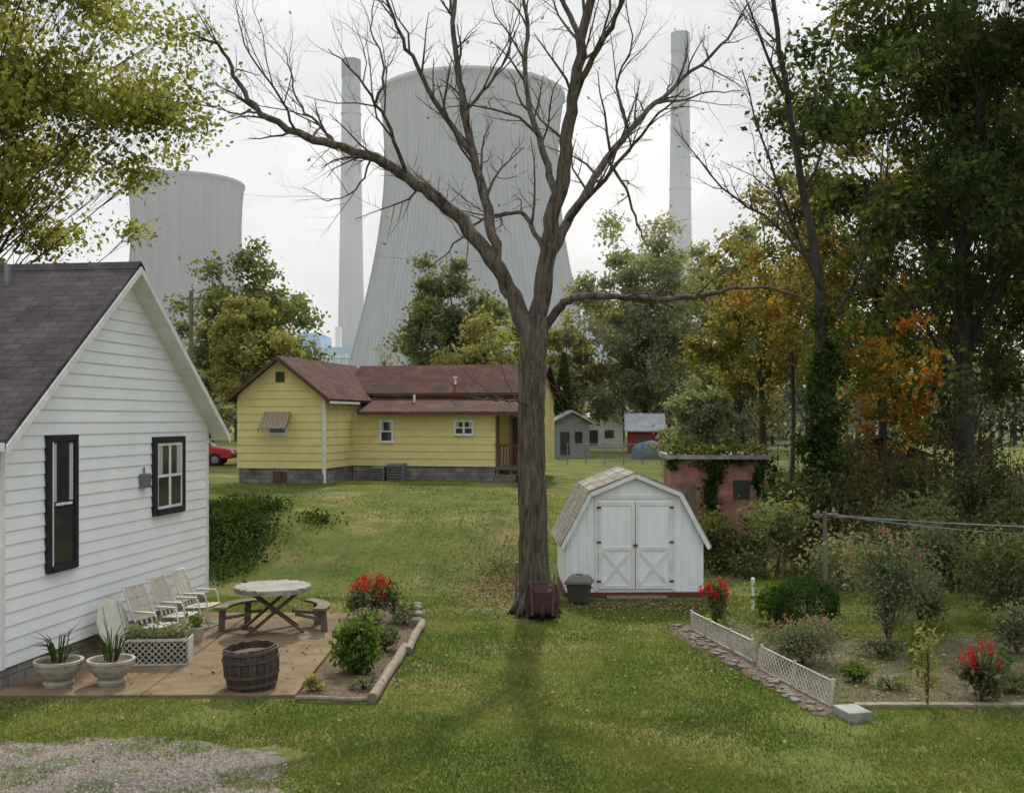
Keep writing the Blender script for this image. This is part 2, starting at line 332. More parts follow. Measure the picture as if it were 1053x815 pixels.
# ---------------------------------------------------------------- siding helper
def siding(xl, xr, z0, z1, exp=.2, lip=.022, holes=()):
    b=B(); z=z0
    while z<z1-1e-4:
        zt=min(z+exp,z1); a0,a1=xl(z),xr(z); c0,c1=xl(zt),xr(zt)
        if a1>a0:
            c1=max(c1,c0+.001)
            vs=[(a0,-lip,z),(a1,-lip,z),(c1,-.003,zt),(c0,-.003,zt),(a0,0,z),(a1,0,z)]
            b.add(vs,[(0,1,2,3),(4,5,1,0)])
        z=zt
    return b
def xform(b,m):
    b.v=[tuple(m@Vector(v)) for v in b.v]; return b

def window(parent,name,cx,z0,w,h,frame,sash,m,depth=.05,fw=.08,bars=(1,1),curt=True):
    """window on plane y=0, outward -y in frame of matrix m"""
    f=B(); x0,x1=cx-w/2,cx+w/2; z1=z0+h
    f.box(x0,x0+fw,-depth,.02,z0,z1); f.box(x1-fw,x1,-depth,.02,z0,z1); f.box(x0+fw,x1-fw,-depth,.02,z1-fw,z1); f.box(x0+fw,x1-fw,-depth-.02,.02,z0,z0+fw)
    xform(f,m).make(name+'_frame',frame,parent,bevel=.004)
    s=B(); sw=.035 if w<1 else .05; a0,a1,b0,b1=x0+fw+.002,x1-fw-.002,z0+fw+.002,z1-fw-.002; d=depth-.018
    s.box(a0,a0+sw,-d,.0,b0,b1); s.box(a1-sw,a1,-d,0,b0,b1); s.box(a0+sw,a1-sw,-d,0,b0,b0+sw); s.box(a0+sw,a1-sw,-d,0,b1-sw,b1)
    zm=(b0+b1)/2; s.box(a0+sw,a1-sw,-d-.006,0,zm-.025,zm+.025)
    for i in range(1,bars[0]): 
        xx=a0+(a1-a0)*i/bars[0]; s.box(xx-.04,xx+.04,-d-.003,0,b0+sw,b1-sw)
    xform(s,m).make(name+'_sash',sash,parent)
    g=depth-.03
    xform(B().box(a0+.01,a1-.01,-g-.004,-g,b0+.01,b1-.01),m).make(name+'_glass',glass,parent)
    if curt:
        c=B(); c.box(a0+sw,a0+sw+(a1-a0)*.17,-g-.0075,-g-.0055,zm+.03,b1-sw); c.box(a1-sw-(a1-a0)*.17,a1-sw,-g-.0075,-g-.0055,zm+.03,b1-sw)
        xform(c,m).make(name+'_curtain',curtain,parent)

# ---------------------------------------------------------------- white house
wh=empty('white_house',(-7.46,15.6,0),R(-8.2))
Lw=7.07; EV=3.86; PK=6.62; sl=(PK-EV)/(Lw/2)
m_g=Matrix(((0,-1,0,0),(1,0,0,0),(0,0,1,0),(0,0,0,1)))
xlf=lambda z: 0 if z<EV else (z-EV)/sl
xrf=lambda z: Lw if z<EV else Lw-(z-EV)/sl
sd=siding(xlf,xrf,.34,PK-.02,.2,.024)
xform(sd,m_g).make('gable_siding',white,wh)
B().prism([(0.005,.33),(Lw-.005,.33),(Lw-.005,EV),(Lw/2,PK-.03),(.005,EV)],-9,-.01,'x').make('walls',white,wh)
B().box(-9,-.02,.05,Lw-.05,-.3,.33).make('foundation',foundm,wh)
cb=B(); cb.box(-.06,.035,-.03,.06,.33,EV); cb.box(-.06,.035,Lw-.06,Lw+.03,.33,EV); cb.make('corner_boards',whitetrim,wh)
ov=.38
ez=EV-sl*ov
B().prism([(-ov,ez+.02),(Lw/2,PK+.02),(Lw/2,PK+.14),(-ov,ez+.14)],-9.2,.34,'x').make('roof_near_slope',roofgrey,wh)
B().prism([(Lw+ov,ez+.02),(Lw/2,PK+.02),(Lw/2,PK+.14),(Lw+ov,ez+.14)],-9.2,.34,'x').make('roof_far_slope',roofgrey,wh)
B().prism([(-ov-.01,ez-.08),(Lw/2,PK-.04),(Lw/2,PK+.08),(-ov-.01,ez+.06)],.342,.372,'x').make('rake_board_near',whitetrim,wh)
B().prism([(Lw+ov+.01,ez-.08),(Lw/2,PK-.04),(Lw/2,PK+.08),(Lw+ov+.01,ez+.06)],.342,.372,'x').make('rake_board_far',whitetrim,wh)
sf=B(); sf.prism([(-ov+.01,ez-.02),(Lw/2,PK-.02),(Lw/2,PK+.015),(-ov+.01,ez+.015)],-.02,.34,'x'); sf.prism([(Lw+ov-.01,ez-.02),(Lw/2,PK-.02),(Lw/2,PK+.015),(Lw+ov-.01,ez+.015)],-.02,.34,'x'); sf.make('soffit',whitetrim,wh)
B().prism([(Lw/2-.16,PK+.03),(Lw/2,PK+.175),(Lw/2+.16,PK+.03),(Lw/2,PK+.145)],-9.2,.36,'x').make('ridge_cap',roofgrey,wh)
B().box(-9.2,.33,-ov-.1,-ov-.012,ez-.03,ez+.09).make('gutter_near',whitetrim,wh)
B().box(-9.2,.33,Lw+ov+.012,Lw+ov+.1,ez-.03,ez+.09).make('gutter_far',whitetrim,wh)
window(wh,'tall_window',1.53,1.57,.86,2.17,black,black,m_g,depth=.085,fw=.10)
window(wh,'double_window',5.25,2.15,1.30,1.5,black,whitetrim,m_g,depth=.085,fw=.12,bars=(2,1))
jb=B(); jb.box(1.53-.33,1.53-.30,-.088,-.0,1.68,3.63); jb.box(1.30,1.76,-.088,-.06,2.62,2.66); xform(jb,m_g).make('tall_window_storm_sash',whitetrim,wh)
eb=B(); eb.box(.0,.12,4.1,4.38,2.72,2.98); eb.tube([(.05,4.24,2.98),(.05,4.24,3.1)],.02); eb.make('meter_box',galv,wh,bevel=.01)
B().lathe([(.05,0),(.05,.55)],10,(-1.9,Lw/2-.5,PK-.45),True).make('vent_pipe',galv,wh)
B().box(-3.1,-2.5,Lw/2-.4,Lw/2+.4,PK-.35,PK+.26).make('chimney_stub',brickm,wh)

# ---------------------------------------------------------------- yellow house
yh=empty('yellow_house',(-7.2,41,1.45),R(-12))
WE=3.45; WP=4.85
def T(x=0,y=0,z=0,rz=0): return Matrix.Translation((x,y,z))@Matrix.Rotation(rz,4,'Z')
xl=lambda z:-3.6 if z<WE else -3.6+(z-WE)/(WP-WE)*1.8
xr=lambda z:0 if z<WE else -(z-WE)/(WP-WE)*1.8
xform(siding(xl,xr,.62,WP-.03,.3,.03),T()).make('wing_gable_siding',yellow,yh)
xform(siding(lambda z:0,lambda z:3.0,.62,WE,.3,.03),T(0,0,0,R(90))).make('wing_side_siding',yellow,yh)
B().prism([(-3.59,.62),(-.01,.62),(-.01,WE),(-1.8,WP-.03),(-3.59,WE)],.01,8,'y').make('wing_walls',yellow,yh)
B().box(-3.55,-.03,.03,8,-.8,.61).make('wing_foundation',foundm,yh)
s2=(WP-WE)/1.8
B().prism([(-3.95,WE-.35*s2+.02),(-1.8,WP+.02),(-1.8,WP+.12),(-3.95,WE-.35*s2+.12)],-.35,8.2,'y').make('wing_roof_left',roofbr_y,yh)
B().prism([(.35,WE-.35*s2+.02),(-1.8,WP+.02),(-1.8,WP+.12),(.35,WE-.35*s2+.12)],-.35,8.2,'y').make('wing_roof_right',roofbr_y,yh)
rk=B(); rk.prism([(-3.96,WE-.35*s2-.06),(-1.8,WP-.06),(-1.8,WP+.1),(-3.96,WE-.35*s2+.1)],-.375,-.353,'y'); rk.prism([(.36,WE-.35*s2-.06),(-1.8,WP-.06),(-1.8,WP+.1),(.36,WE-.35*s2+.1)],-.375,-.353,'y'); rk.make('wing_rake',woodbr,yh)
ct=B(); ct.box(-.06,.05,-.05,.05,.4,WE-.2); ct.box(.03,.1,-.12,-.055,.0,3.2); ct.make('downspout',whitetrim,yh)
B().box(.3,.36,-.3,3,WE-.33,WE-.24).make('wing_gutter',whitetrim,yh)
MW=7.25; WX=6.05
B().box(.0,WX,3.02,9.9,.62,2.8).make('main_walls',yellow,yh)
B().box(WX,MW,4.6,9.9,.62,2.8).make('main_walls_east',yellow,yh)
B().box(.02,MW-.03,5.0,9.8,2.8,3.45).make('main_walls_upper',yellow,yh)
xform(siding(lambda z:0,lambda z:WX,.62,2.8,.3,.03),T(0,3.02)).make('main_siding',yellow,yh)
xform(siding(lambda z:0,lambda z:1.58,.62,2.8,.3,.03),T(WX,3.02,0,R(90))).make('porch_return_siding',yellow,yh)
xform(siding(lambda z:WX,lambda z:MW,.62,2.8,.3,.03),T(0,4.6)).make('porch_siding',yellow,yh)
B().box(.03,WX-.03,3.05,9.8,-.8,.61).make('main_foundation',foundm,yh)
B().prism([(2.6,2.72),(5.2,3.38),(5.2,3.48),(2.6,2.82)],.36,MW+.2,'x').make('lean_to_roof',roofbr_x,yh)
B().prism([(4.85,3.50),(7.3,4.80),(7.3,4.92),(4.85,3.62)],-1.2,MW+.25,'x').make('main_roof_front',roofbr_x,yh)
B().prism([(9.9,3.50),(7.3,4.80),(7.3,4.92),(9.9,3.62)],-1.2,MW+.25,'x').make('main_roof_back',roofbr_x,yh)
B().prism([(5.0,3.45),(7.3,4.78),(9.8,3.45)],MW-.1,MW-.02,'x').make('east_gable',yellow,yh)
fa=B(); fa.box(.4,MW+.2,2.56,2.598,2.68,2.80); fa.box(.3,MW+.25,4.80,4.848,3.49,3.60); fa.make('fascia',woodbr,yh)
pc=B()
for px_ in (WX+.12,WX+.65,MW-.08): pc.box(px_-.05,px_+.05,2.9,3.0,.62,2.78)
pc.box(WX,MW-.05,2.92,2.98,1.45,1.53)
for i in range(8): pc.box(WX+.2+i*.125,WX+.23+i*.125,2.93,2.97,.7,1.45)
pc.make('porch_posts_and_rail',woodbr,yh)
pd=B(); pd.box(WX,MW,2.85,4.6,.5,.62)
for i in range(3): pd.box(WX+.1,WX+.9,2.85-.3*(i+1),2.85-.3*i,-.4,.5-.17*(i+1))
for xx in (WX+.1,WX+.65,MW-.1): pd.box(xx-.06,xx+.06,2.9,3.02,-.4,.5)
pd.make('porch_deck',woodold,yh)
B().box(WX+.25,WX+1.05,4.53,4.565,.64,2.6).make('front_door',woodbr,yh)
window(yh,'window_a',1.5,1.55,.62,.95,whitetrim,whitetrim,T(0,2.985),.05,.06)
window(yh,'window_b',4.75,1.85,.85,.65,whitetrim,whitetrim,T(0,2.985),.05,.06,(2,1))
window(yh,'wing_window',-1.9,1.9,.8,.75,whitetrim,whitetrim,T(0,-.035),.05,.06)
aw=B()
for i in range(8):
    x0=-2.45+i*.14; aw.prism([(-.62,2.16),(-.04,2.78),(-.04,2.81),(-.62,2.19)],x0,x0+.125,'x')
aw.prism([(-.62,2.0),(-.6,2.0),(-.04,2.75),(-.62,2.16)],-2.46,-2.452,'x'); aw.prism([(-.62,2.0),(-.6,2.0),(-.04,2.75),(-.62,2.16)],-1.34,-1.332,'x')
aw.make('awning',M('awning_metal',(.22,.15,.10),(.36,.30,.24),scale=6,rough=.7,stretch=(3,1,1)),yh)
B().box(-1.98,-1.62,-.05,-.032,3.95,4.35).make('attic_vent',darkp,yh)
B().box(-2.1,-1.55,-.02,.028,-.25,.5).make('crawlspace_door',woodbr,yh)
ac=B(); ac.box(1.1,1.65,2.2,2.7,-.2,.62); ac.box(1.75,2.45,2.25,2.75,-.2,.75); ac.make('air_conditioners',galv,yh,bevel=.03)
acl=B()
for i in range(7): acl.box(1.15,1.6,2.185,2.199,-.12+i*.1,-.08+i*.1); acl.box(1.8,2.4,2.235,2.249,-.1+i*.11,-.05+i*.11)
acl.make('air_conditioner_louvres',darkp,yh)
vp=B(); vp.lathe([(.05,0),(.05,.45)],8,(2.3,4.2,3.1),True); vp.lathe([(.05,0),(.05,.4),(.11,.4),(.11,.5)],8,(3.7,5.6,3.85),True); vp.make('roof_vents',whitetrim,yh)

# ---------------------------------------------------------------- garden shed (gambrel)
sh=empty('garden_shed',(1.22,23.9,0),R(1.5)); sh.scale=(.96,.96,.97); SW=3.2; SD=3.1
prof=[(0,.12),(SW,.12),(SW,1.30),(2.62,2.38),(1.6,2.80),(.58,2.38),(0,1.30)]
B().prism(prof,0,SD,'y').make('walls',shedwhite,sh)
rf=B()
eL=(-.12,1.16); kL=(.55,2.40); ap=(1.6,2.835); kR=(2.65,2.40); eR=(SW+.12,1.16)
rf.prism([eL,kL,(kL[0]-.02,kL[1]+.07),(eL[0]-.06,eL[1]+.03)],-.10,SD+.1,'y'); rf.prism([kL,ap,(ap[0],ap[1]+.06),(kL[0]-.02,kL[1]+.07)],-.10,SD+.1,'y')
rf.prism([eR,kR,(kR[0]+.02,kR[1]+.07),(eR[0]+.06,eR[1]+.03)],-.10,SD+.1,'y'); rf.prism([kR,ap,(ap[0],ap[1]+.06),(kR[0]+.02,kR[1]+.07)],-.10,SD+.1,'y')
rf.make('gambrel_roof',roofshed,sh)
tr=B()
for p,q in ((eL,kL),(kL,ap),(ap,kR),(kR,eR)):
    a=Vector((p[0],-.115,p[1]-.03)); b=Vector((q[0],-.115,q[1]-.03)); tr.beam(a,b,.03,.09,up=(0,0,1) )
tr.make('roof_trim',whitetrim,sh)
vg=B()
for i in range(16):
    x=.1+i*.2
    zt=1.28+(x/.58)*1.1 if x<.58 else (2.38+(x-.58)/1.02*.40 if x<1.6 else (2.80-(x-1.6)/1.02*.42 if x<2.62 else 2.38-(x-2.62)/.58*1.08))
    if x<.72 or x>2.48: vg.box(x-.012,x+.012,-.012,.0,.14,zt-.05)
vg.make('siding_battens',shedwhite,sh)
dr=B(); dr.box(.74,1.595,-.022,-.001,.2,2.2); dr.box(1.605,2.46,-.022,-.001,.2,2.2); dr.make('door_leaves',shedwhite,sh)
B().box(1.592,1.608,-.0225,-.0015,.2,2.2).make('door_gap',darkp,sh)
dt=B()
for a,b in ((.74,1.592),(1.608,2.46)):
    z0,z1,zm=.2,2.2,1.08
    dt.box(a,a+.08,-.04,-.0222,z0,z1); dt.box(b-.08,b,-.04,-.0222,z0,z1)
    for z in (z0,zm,z1-.08): dt.box(a+.08,b-.08,-.04,-.0222,z,z+.08)
    dt.beam((a+.08,-.032,z0+.08),(b-.08,-.032,zm),.016,.07,up=(0,0,1)); dt.beam((a+.08,-.029,zm),(b-.08,-.029,z0+.08),.016,.07,up=(0,0,1))
dt.box(.66,.735,-.03,-.001,.16,2.27); dt.box(2.465,2.54,-.03,-.001,.16,2.27); dt.box(.66,2.54,-.03,-.001,2.275,2.35)
dt.make('door_trim',whitetrim,sh)
hd=B(); hd.box(1.55,1.65,-.07,-.041,1.18,1.23); 
for z in (.35,1.25,2.05): hd.box(.70,.80,-.05,-.041,z,z+.05); hd.box(2.40,2.50,-.05,-.041,z,z+.05)
hd.make('hinges_and_latch',iron,sh)
B().box(-.05,SW+.05,-.06,SD,-.1,.115).make('skid_base',M('red_base',(.16,.04,.03),(.1,.04,.03),scale=5),sh)
B().box(.9,2.3,-.5,-.08,-.02,.06).make('door_step',woodold,sh)

# ---------------------------------------------------------------- main bare tree
tb=B(); tips=[]
TX,TY=.48,21.8; S=.01982
def tp(u,v,d=0): return Vector((TX+(u-551)*S,TY+d,(632-v)*S))   # tree profile drawing grid, 2 cm units
def rdir(t,ang):
    t=t.normalized(); r=Vector((random.gauss(0,1),random.gauss(0,1),random.gauss(0,1))); a=t.cross(r).normalized()
    return (t*math.cos(ang)+a*math.sin(ang)).normalized()
def spawn(bb,pts,rads,level,maxl,spc,Ls,rr,start=.15,upb=.25,tipl=None):
    acc=0; nxt=spc[level]*random.uniform(.3,1); tot=sum((pts[i+1]-pts[i]).length for i in range(len(pts)-1))
    for i in range(len(pts)-1):
        seg=(pts[i+1]-pts[i]); L=seg.length
        while acc+L>nxt:
            f=(nxt-acc)/max(L,1e-6); p=pts[i]+seg*f; r=rads[i]+(rads[i+1]-rads[i])*f; frac=(nxt)/tot
            if frac>start:
                d=rdir(seg,R(random.uniform(28,62))); d.z+=upb; d.normalize()
                ln=Ls[level]*random.uniform(.45,1.1)*(1.15-.5*frac); n=5 if level<2 else 4
                q=[p]; dd=d.copy()
                for k in range(n-1):
                    dd=(dd+Vector((random.gauss(0,.2),random.gauss(0,.2),random.gauss(.05,.17)))).normalized(); q.append(q[-1]+dd*ln/(n-1))
                r0=min(r*.6,rr[level]*random.uniform(.7,1.2)); rd=[r0*(1-k/(n-1)*.75) for k in range(n)]
                bb.tube(q,rd,5 if level==0 else 3,cap=False)
                if tipl is not None: tipl.append(q[-1])
                if level<maxl: spawn(bb,q,rd,level+1,maxl,spc,Ls,rr,.15,upb*.6,tipl)
            nxt+=spc[level]*random.uniform(.6,1.4)
        acc+=L
def limb(bb,pts,r0,r1,spawnit=True,n=9,start=.2,pw=1.0,spc=(.38,.25,.18),Ls=(2.1,.9,.42)):
    P=smooth_pts(pts,4); m=len(P)
    P=[p+Vector((random.gauss(0,.022),random.gauss(0,.022),random.gauss(0,.022)))*(0 if i in(0,m-1) else 1) for i,p in enumerate(P)]
    rd=[r0+(r1-r0)*(i/(m-1))**pw for i in range(m)]
    bb.tube(P,rd,n,rough=.04)
    if spawnit: spawn(bb,P,rd,0,2,spc,Ls,(.032,.014,.0085),start,.25,tips)
trk=smooth_pts([tp(551,640),tp(551,628),tp(550,600),tp(549,540),tp(547,470),tp(547,410),tp(549,360),tp(553,325)],8)
tr_r=np.interp(np.linspace(0,1,len(trk)),[0,.06,.16,.35,.7,.9,1],[.46,.40,.325,.29,.26,.275,.24])
tb.tube(trk,tr_r,26,rough=.03)
for a in range(7):
    an=a*.9+.3; c=Vector((math.cos(an),math.sin(an),0)); b0=Vector((TX,TY,0))
    tb.tube([b0+c*.15+Vector((0,0,.65)),b0+c*.34+Vector((0,0,.2)),b0+c*.58+Vector((0,0,-.05))],[.11,.10,.05],7)
D=tp
limb(tb,[D(549,362),D(533,318),D(512,276),D(482,236),D(452,207),D(420,182),D(385,164),D(345,150),D(305,136),D(268,116),D(246,88),D(232,55,-.2),D(205,42,-.4)],.19,.02,start=.28)
limb(tb,[D(517,286),D(507,240,.2),D(497,190,.5),D(483,140,.8),D(474,90,1),D(466,40,1.2),D(462,-20,1.5),D(470,-100,1.8)],.125,.04)
limb(tb,[D(487,155,.7),D(465,125,.6),D(440,85,.4),D(418,45,.2),D(400,5,0),D(380,-50,-.3)],.07,.02)
limb(tb,[D(553,335),D(560,285,-.1),D(566,240,-.3),D(576,190,-.5),D(583,140,-.7),D(592,85,-.9),D(602,30,-1),D(612,-40,-1.2),D(618,-140,-1.3)],.195,.05,start=.35)
limb(tb,[D(563,270,-.1),D(583,228,.3),D(605,190,.7),D(630,150,1.1),D(655,115,1.5),D(688,78,1.9),D(722,45,2.2),D(765,5,2.5),D(800,-50,2.7)],.11,.02)
limb(tb,[D(585,225,.3),D(612,196,-.3),D(640,168,-.8),D(668,138,-1.3),D(690,118,-1.7)],.055,.012)
limb(tb,[D(556,345),D(572,320,-.2),D(592,308,-.5),D(630,310,-.9),D(670,314,-1.1),D(710,312,-1.3),D(745,305,-1.5),D(785,308,-1.6),D(812,322,-1.7)],.10,.012,start=.35,spc=(.6,.3,.2),Ls=(1.2,.6,.3))
limb(tb,[D(562,262),D(548,228,.5),D(536,212,.7),D(515,210,1.1),D(490,216,1.4),D(462,240,1.5),D(440,262,1.6)],.06,.010)
limb(tb,[D(572,205,-.4),D(560,160,.1),D(548,115,.5),D(540,60,.9),D(543,0,1.2),D(530,-80,1.5)],.085,.03)
limb(tb,[D(590,100,-.8),D(612,70,-1.1),D(632,35,-1.5),D(642,-5,-1.8),D(660,-60,-2)],.07,.02)
limb(tb,[D(596,65,-.9),D(585,25,-.5),D(572,-20,-.2),D(560,-90,.2)],.07,.02)
limb(tb,[D(420,182),D(408,150,-.4),D(392,118,-.8),D(372,92,-1.2),D(350,75,-1.4)],.05,.01)
limb(tb,[D(345,150),D(322,120,.4),D(300,95,.6),D(290,60,.9),D(280,30,1.1)],.035,.008)
limb(tb,[D(268,116),D(238,112,.3),D(205,100,.5),D(180,95,.7)],.025,.006)
limb(tb,[D(475,100,1),D(500,70,1.2),D(520,35,1.5),D(530,0,1.8)],.045,.012)
limb(tb,[D(630,150,1.1),D(655,190,1.4),D(668,225,1.5),D(690,250,1.6)],.035,.008)
limb(tb,[D(547,420),D(530,412,-.6),D(505,412,-1.0),D(480,408,-1.3)],.03,.006)
limb(tb,[D(540,335),D(548,395,-.6),D(530,372,-1.0)],.02,.006)
limb(tb,[D(688,78,1.9),D(715,72,2.1),D(750,60,2.3),D(790,55,2.5)],.035,.008)
limb(tb,[D(655,115,1.5),D(640,70,1.2),D(655,30,1.0),D(648,-20,.8)],.035,.01)
limb(tb,[D(382,163),D(360,190,.5),D(330,196,.9),D(300,180,1.2)],.022,.006)
limb(tb,[D(392,118,-.8),D(400,80,-.6),D(385,40,-.5),D(390,0,-.4)],.03,.008)
limb(tb,[D(305,136),D(290,100,-.4),D(262,60,-.8),D(255,20,-1)],.03,.008)
wt=empty('bare_walnut_tree'); tb.make('trunk_and_branches',barkm,wt,smooth=True)
tips_a=np.array([tuple(p) for p in tips]); sel=tips_a[rng.random(len(tips_a))<.045]
leafmesh('last_leaves',sel+rng.normal(size=sel.shape)*.05,.10,lf_rust,wt)

# ---------------------------------------------------------------- leafy trees
def leafy(name,x,y,Ht,cr,cb,mat,nclump=60,per=250,leaf=.22,bark=barkg,tr=.25,csz=(.13,.26),mats=None,lean=(0,0),shell=.45,zf=.75,cry=None,lk=.14,cut=None):
    z0=H(x,y); e=empty(name,(x,y,z0)); bb=B(); cry=cry or cr
    hh=Ht-z0; cz=(hh+cb)/2; rz=(hh-cb)/2
    top=Vector((lean[0],lean[1],hh*.86)); tk=smooth_pts([Vector((0,0,-.3)),Vector((random.gauss(0,.1),0,hh*.3)),Vector((lean[0]*.5+random.gauss(0,.2),lean[1]*.5,hh*.6)),top],4)
    bb.tube(tk,[tr*(1.25 if i==0 else 1)*(1-.85*i/(len(tk)-1)) for i in range(len(tk))],9)
    pos=[]
    for i in range(nclump):
        v=Vector((random.gauss(0,1),random.gauss(0,1),random.gauss(0,1))).normalized()*(random.random()**shell)
        a=math.atan2(v.y,v.x); lump=1+.18*math.sin(3*a+x)+.14*math.sin(5*v.z*2+y)
        c=Vector((v.x*cr*lump*(1-.25*max(v.z,0)),v.y*cry*lump,cz+v.z*rz*lump*.97)); c.x+=lean[0]*c.z/hh
        if cut and cut(c): continue
        f=min(.95,max(.12,(c.z-rz*.35)/hh*.85)); k=f*(len(tk)-1); k0=int(k); s=tk[k0].lerp(tk[min(k0+1,len(tk)-1)],k-k0)
        md=s.lerp(c,.5)+Vector((random.gauss(0,.3),random.gauss(0,.3),random.uniform(-.1,.4)*cr*.2))
        r0=tr*lk*(1-f*.6)*random.uniform(.5,1.3); P=smooth_pts([s,md,c],3); rd=[r0*(1-.85*j/(len(P)-1)) for j in range(len(P))]
        if i%2==0 or nclump<70: bb.tube(P,rd,5,cap=False)
        for q in range(3):
            o=c+Vector((random.gauss(0,1),random.gauss(0,1),random.gauss(0,.6)))*cr*.12; bb.tube([P[-3],c.lerp(o,.3),o],[r0*.35,r0*.2,r0*.08],3,cap=False)
        s_=cr*random.uniform(*csz); m=int(per*random.uniform(.5,1.4)); pos.append(np.array(c)+rng.normal(size=(m,3))*np.array([s_,s_,s_*zf])*.62)
    bb.make('trunk_and_limbs',bark,e,smooth=True)
    pos=np.concatenate(pos)
    if mats:
        u=rng.random(len(pos))
        for mm,fr,fn in mats:
            w=fn(pos)*fr; sel=(u<w); leafmesh('foliage_'+mm.name,pos[sel],leaf,mm,e); pos=pos[~sel]; u=u[~sel]
    leafmesh('foliage',pos,leaf,mat,e,aspect=.6)
    return e
leafy('olive_leaf_tree',-14.3,28.5,19.5,7.2,4.5,lf_left,nclump=370,per=190,leaf=.17,tr=.3,csz=(.07,.15),shell=.55,zf=.6,lk=.11,cut=lambda c:(c.x>1.0 and c.z<7.8+(c.x-1.0)*.95))
leafy('background_maple_tree',-15.0,62,13.9,4.0,2.5,lf_green,nclump=95,per=210,leaf=.28,tr=.2,csz=(.12,.22))
leafy('yellowing_tree',-13.9,57,10.6,2.7,2.2,lf_yel,nclump=55,per=200,leaf=.24,tr=.15)
leafy('background_oak_tree',-4.4,76,15.0,4.2,2.5,lf_green,nclump=100,per=210,leaf=.32,tr=.25,csz=(.12,.22))
leafy('yellowing_tree.001',-1.2,70,10.8,3.1,2.2,lf_yel,nclump=55,per=180,leaf=.30,tr=.15)
leafy('hazy_willow_tree',10.2,82,18.5,6.0,2.0,lf_grey,nclump=150,per=200,leaf=.34,tr=.25,csz=(.1,.18))
leafy('hazy_willow_tree.001',18.5,86,18.5,6.0,2.0,lf_grey,nclump=120,per=190,leaf=.38,tr=.3,csz=(.1,.18))
leafy('background_ash_tree',4.2,84,12.0,3.6,1.5,lf_yel,nclump=65,per=190,leaf=.34,tr=.15)
leafy('autumn_tree',13.2,56,16.0,4.5,2.5,lf_rust,nclump=95,per=170,leaf=.26,tr=.2,csz=(.09,.17))
leafy('hazy_silver_leaf_tree',8.9,51,6.2,1.9,1.0,lf_grey,nclump=50,per=210,leaf=.2,tr=.08)
leafy('dark_ash_tree',14.4,34,24,6.6,4.0,lf_dark,nclump=310,per=180,leaf=.22,tr=.36,csz=(.07,.13),shell=.5,lk=.10,
      mats=[(lf_orange,.6,lambda P:(P[:,0]<-2.0)*(P[:,2]<7.5)*np.clip((8.5-P[:,2])/4,0,1))])
leafy('dark_ash_tree.001',21.5,42,21,6.0,3.0,lf_dark,nclump=140,per=180,leaf=.27,tr=.3,csz=(.09,.16),lk=.10)
leafy('autumn_tree.001',17,49,19,5.5,1.5,lf_rust,nclump=115,per=190,leaf=.28,tr=.22,csz=(.1,.17))
leafy('orange_maple_tree',11.1,31.5,8.0,1.7,2.8,lf_orange,nclump=34,per=65,leaf=.15,tr=.07,csz=(.1,.2))
leafy('orange_maple_tree.001',9.6,37,11.2,2.6,4.0,lf_rust,nclump=50,per=95,leaf=.18,tr=.1,csz=(.1,.18),mats=[(lf_orange,.35,lambda P:P[:,2]*0+1)])

# vine-covered leaning tree
e=empty('ivy_clad_tree',(8.9,30.5,H(8.9,30.5))); bb=B(); _t=tips; tips=[]
tk=[Vector(p) for p in ((0,0,-.3),(.05,0,3),(-.05,0,6),(-.15,.1,8),(-.5,.3,10.5),(-.9,.4,13),(-1.3,.5,16),(-1.5,.6,19))]
limb(bb,tk,.2,.04,start=.45,n=9)
for pts in ([(-.1,0,7.6),(-.9,-.6,9),(-1.8,-1,11),(-2.6,-1.2,13.5)],[(-.5,.3,10.5),(.3,1,12),(.6,1.4,14.5),(1,2,17)],[(-.2,.1,8.2),(-1.2,.8,9.6),(-2.6,1.4,10.8),(-4.0,1.6,12.6)],[(-.9,.4,13),(-1.8,-.2,14.5),(-2.6,-.5,16.5)],[(0,0,6.4),(1,.3,8),(1.8,.4,10.2),(2.1,.6,12.5)]):
    limb(bb,[Vector(p) for p in pts],.06,.015,n=6,start=.2)
pos=[]
for i in range(120):   # ragged ivy sprays that thin out with height
    z=random.random()**1.35*7.0; a=random.uniform(0,6.28); r=random.uniform(.1,.34)+.55*max(0,1-z/3.2)*random.random()+(.45*random.random() if random.random()<.22 else 0)
    c=np.array([r*math.cos(a)*1.15,r*math.sin(a),z]); pos.append(c+rng.normal(size=(70,3))*np.array([.13,.13,.2]))
    if r>.5: bb.tube([(0,0,max(0,z-.3)),tuple(c)],[.012,.004],3,cap=False)
bb.make('trunk_and_branches',barkg,e,smooth=True)
leafmesh('ivy',np.concatenate(pos),.13,lf_ivy,e,aspect=.9)
t2=np.array([tuple(p) for p in tips]); s2_=t2[rng.random(len(t2))<.2]; leafmesh('sparse_leaves',s2_+rng.normal(size=s2_.shape)*.08,.13,lf_rust,e); tips=_t

# conifer
e=empty('cedar_tree',(3.4,70,H(3.4,70))); B().tube([(0,0,0),(0,0,6.3)],[.12,.02],6).make('trunk',barkg,e)
zz=rng.random(6000)*6.6; rr=(1-zz/6.8)**.7*.95*(.6+.5*rng.random(6000)); aa=rng.random(6000)*6.28
leafmesh('foliage',np.stack([rr*np.cos(aa),rr*np.sin(aa),zz+.2],1),.22,lf_dark,e)

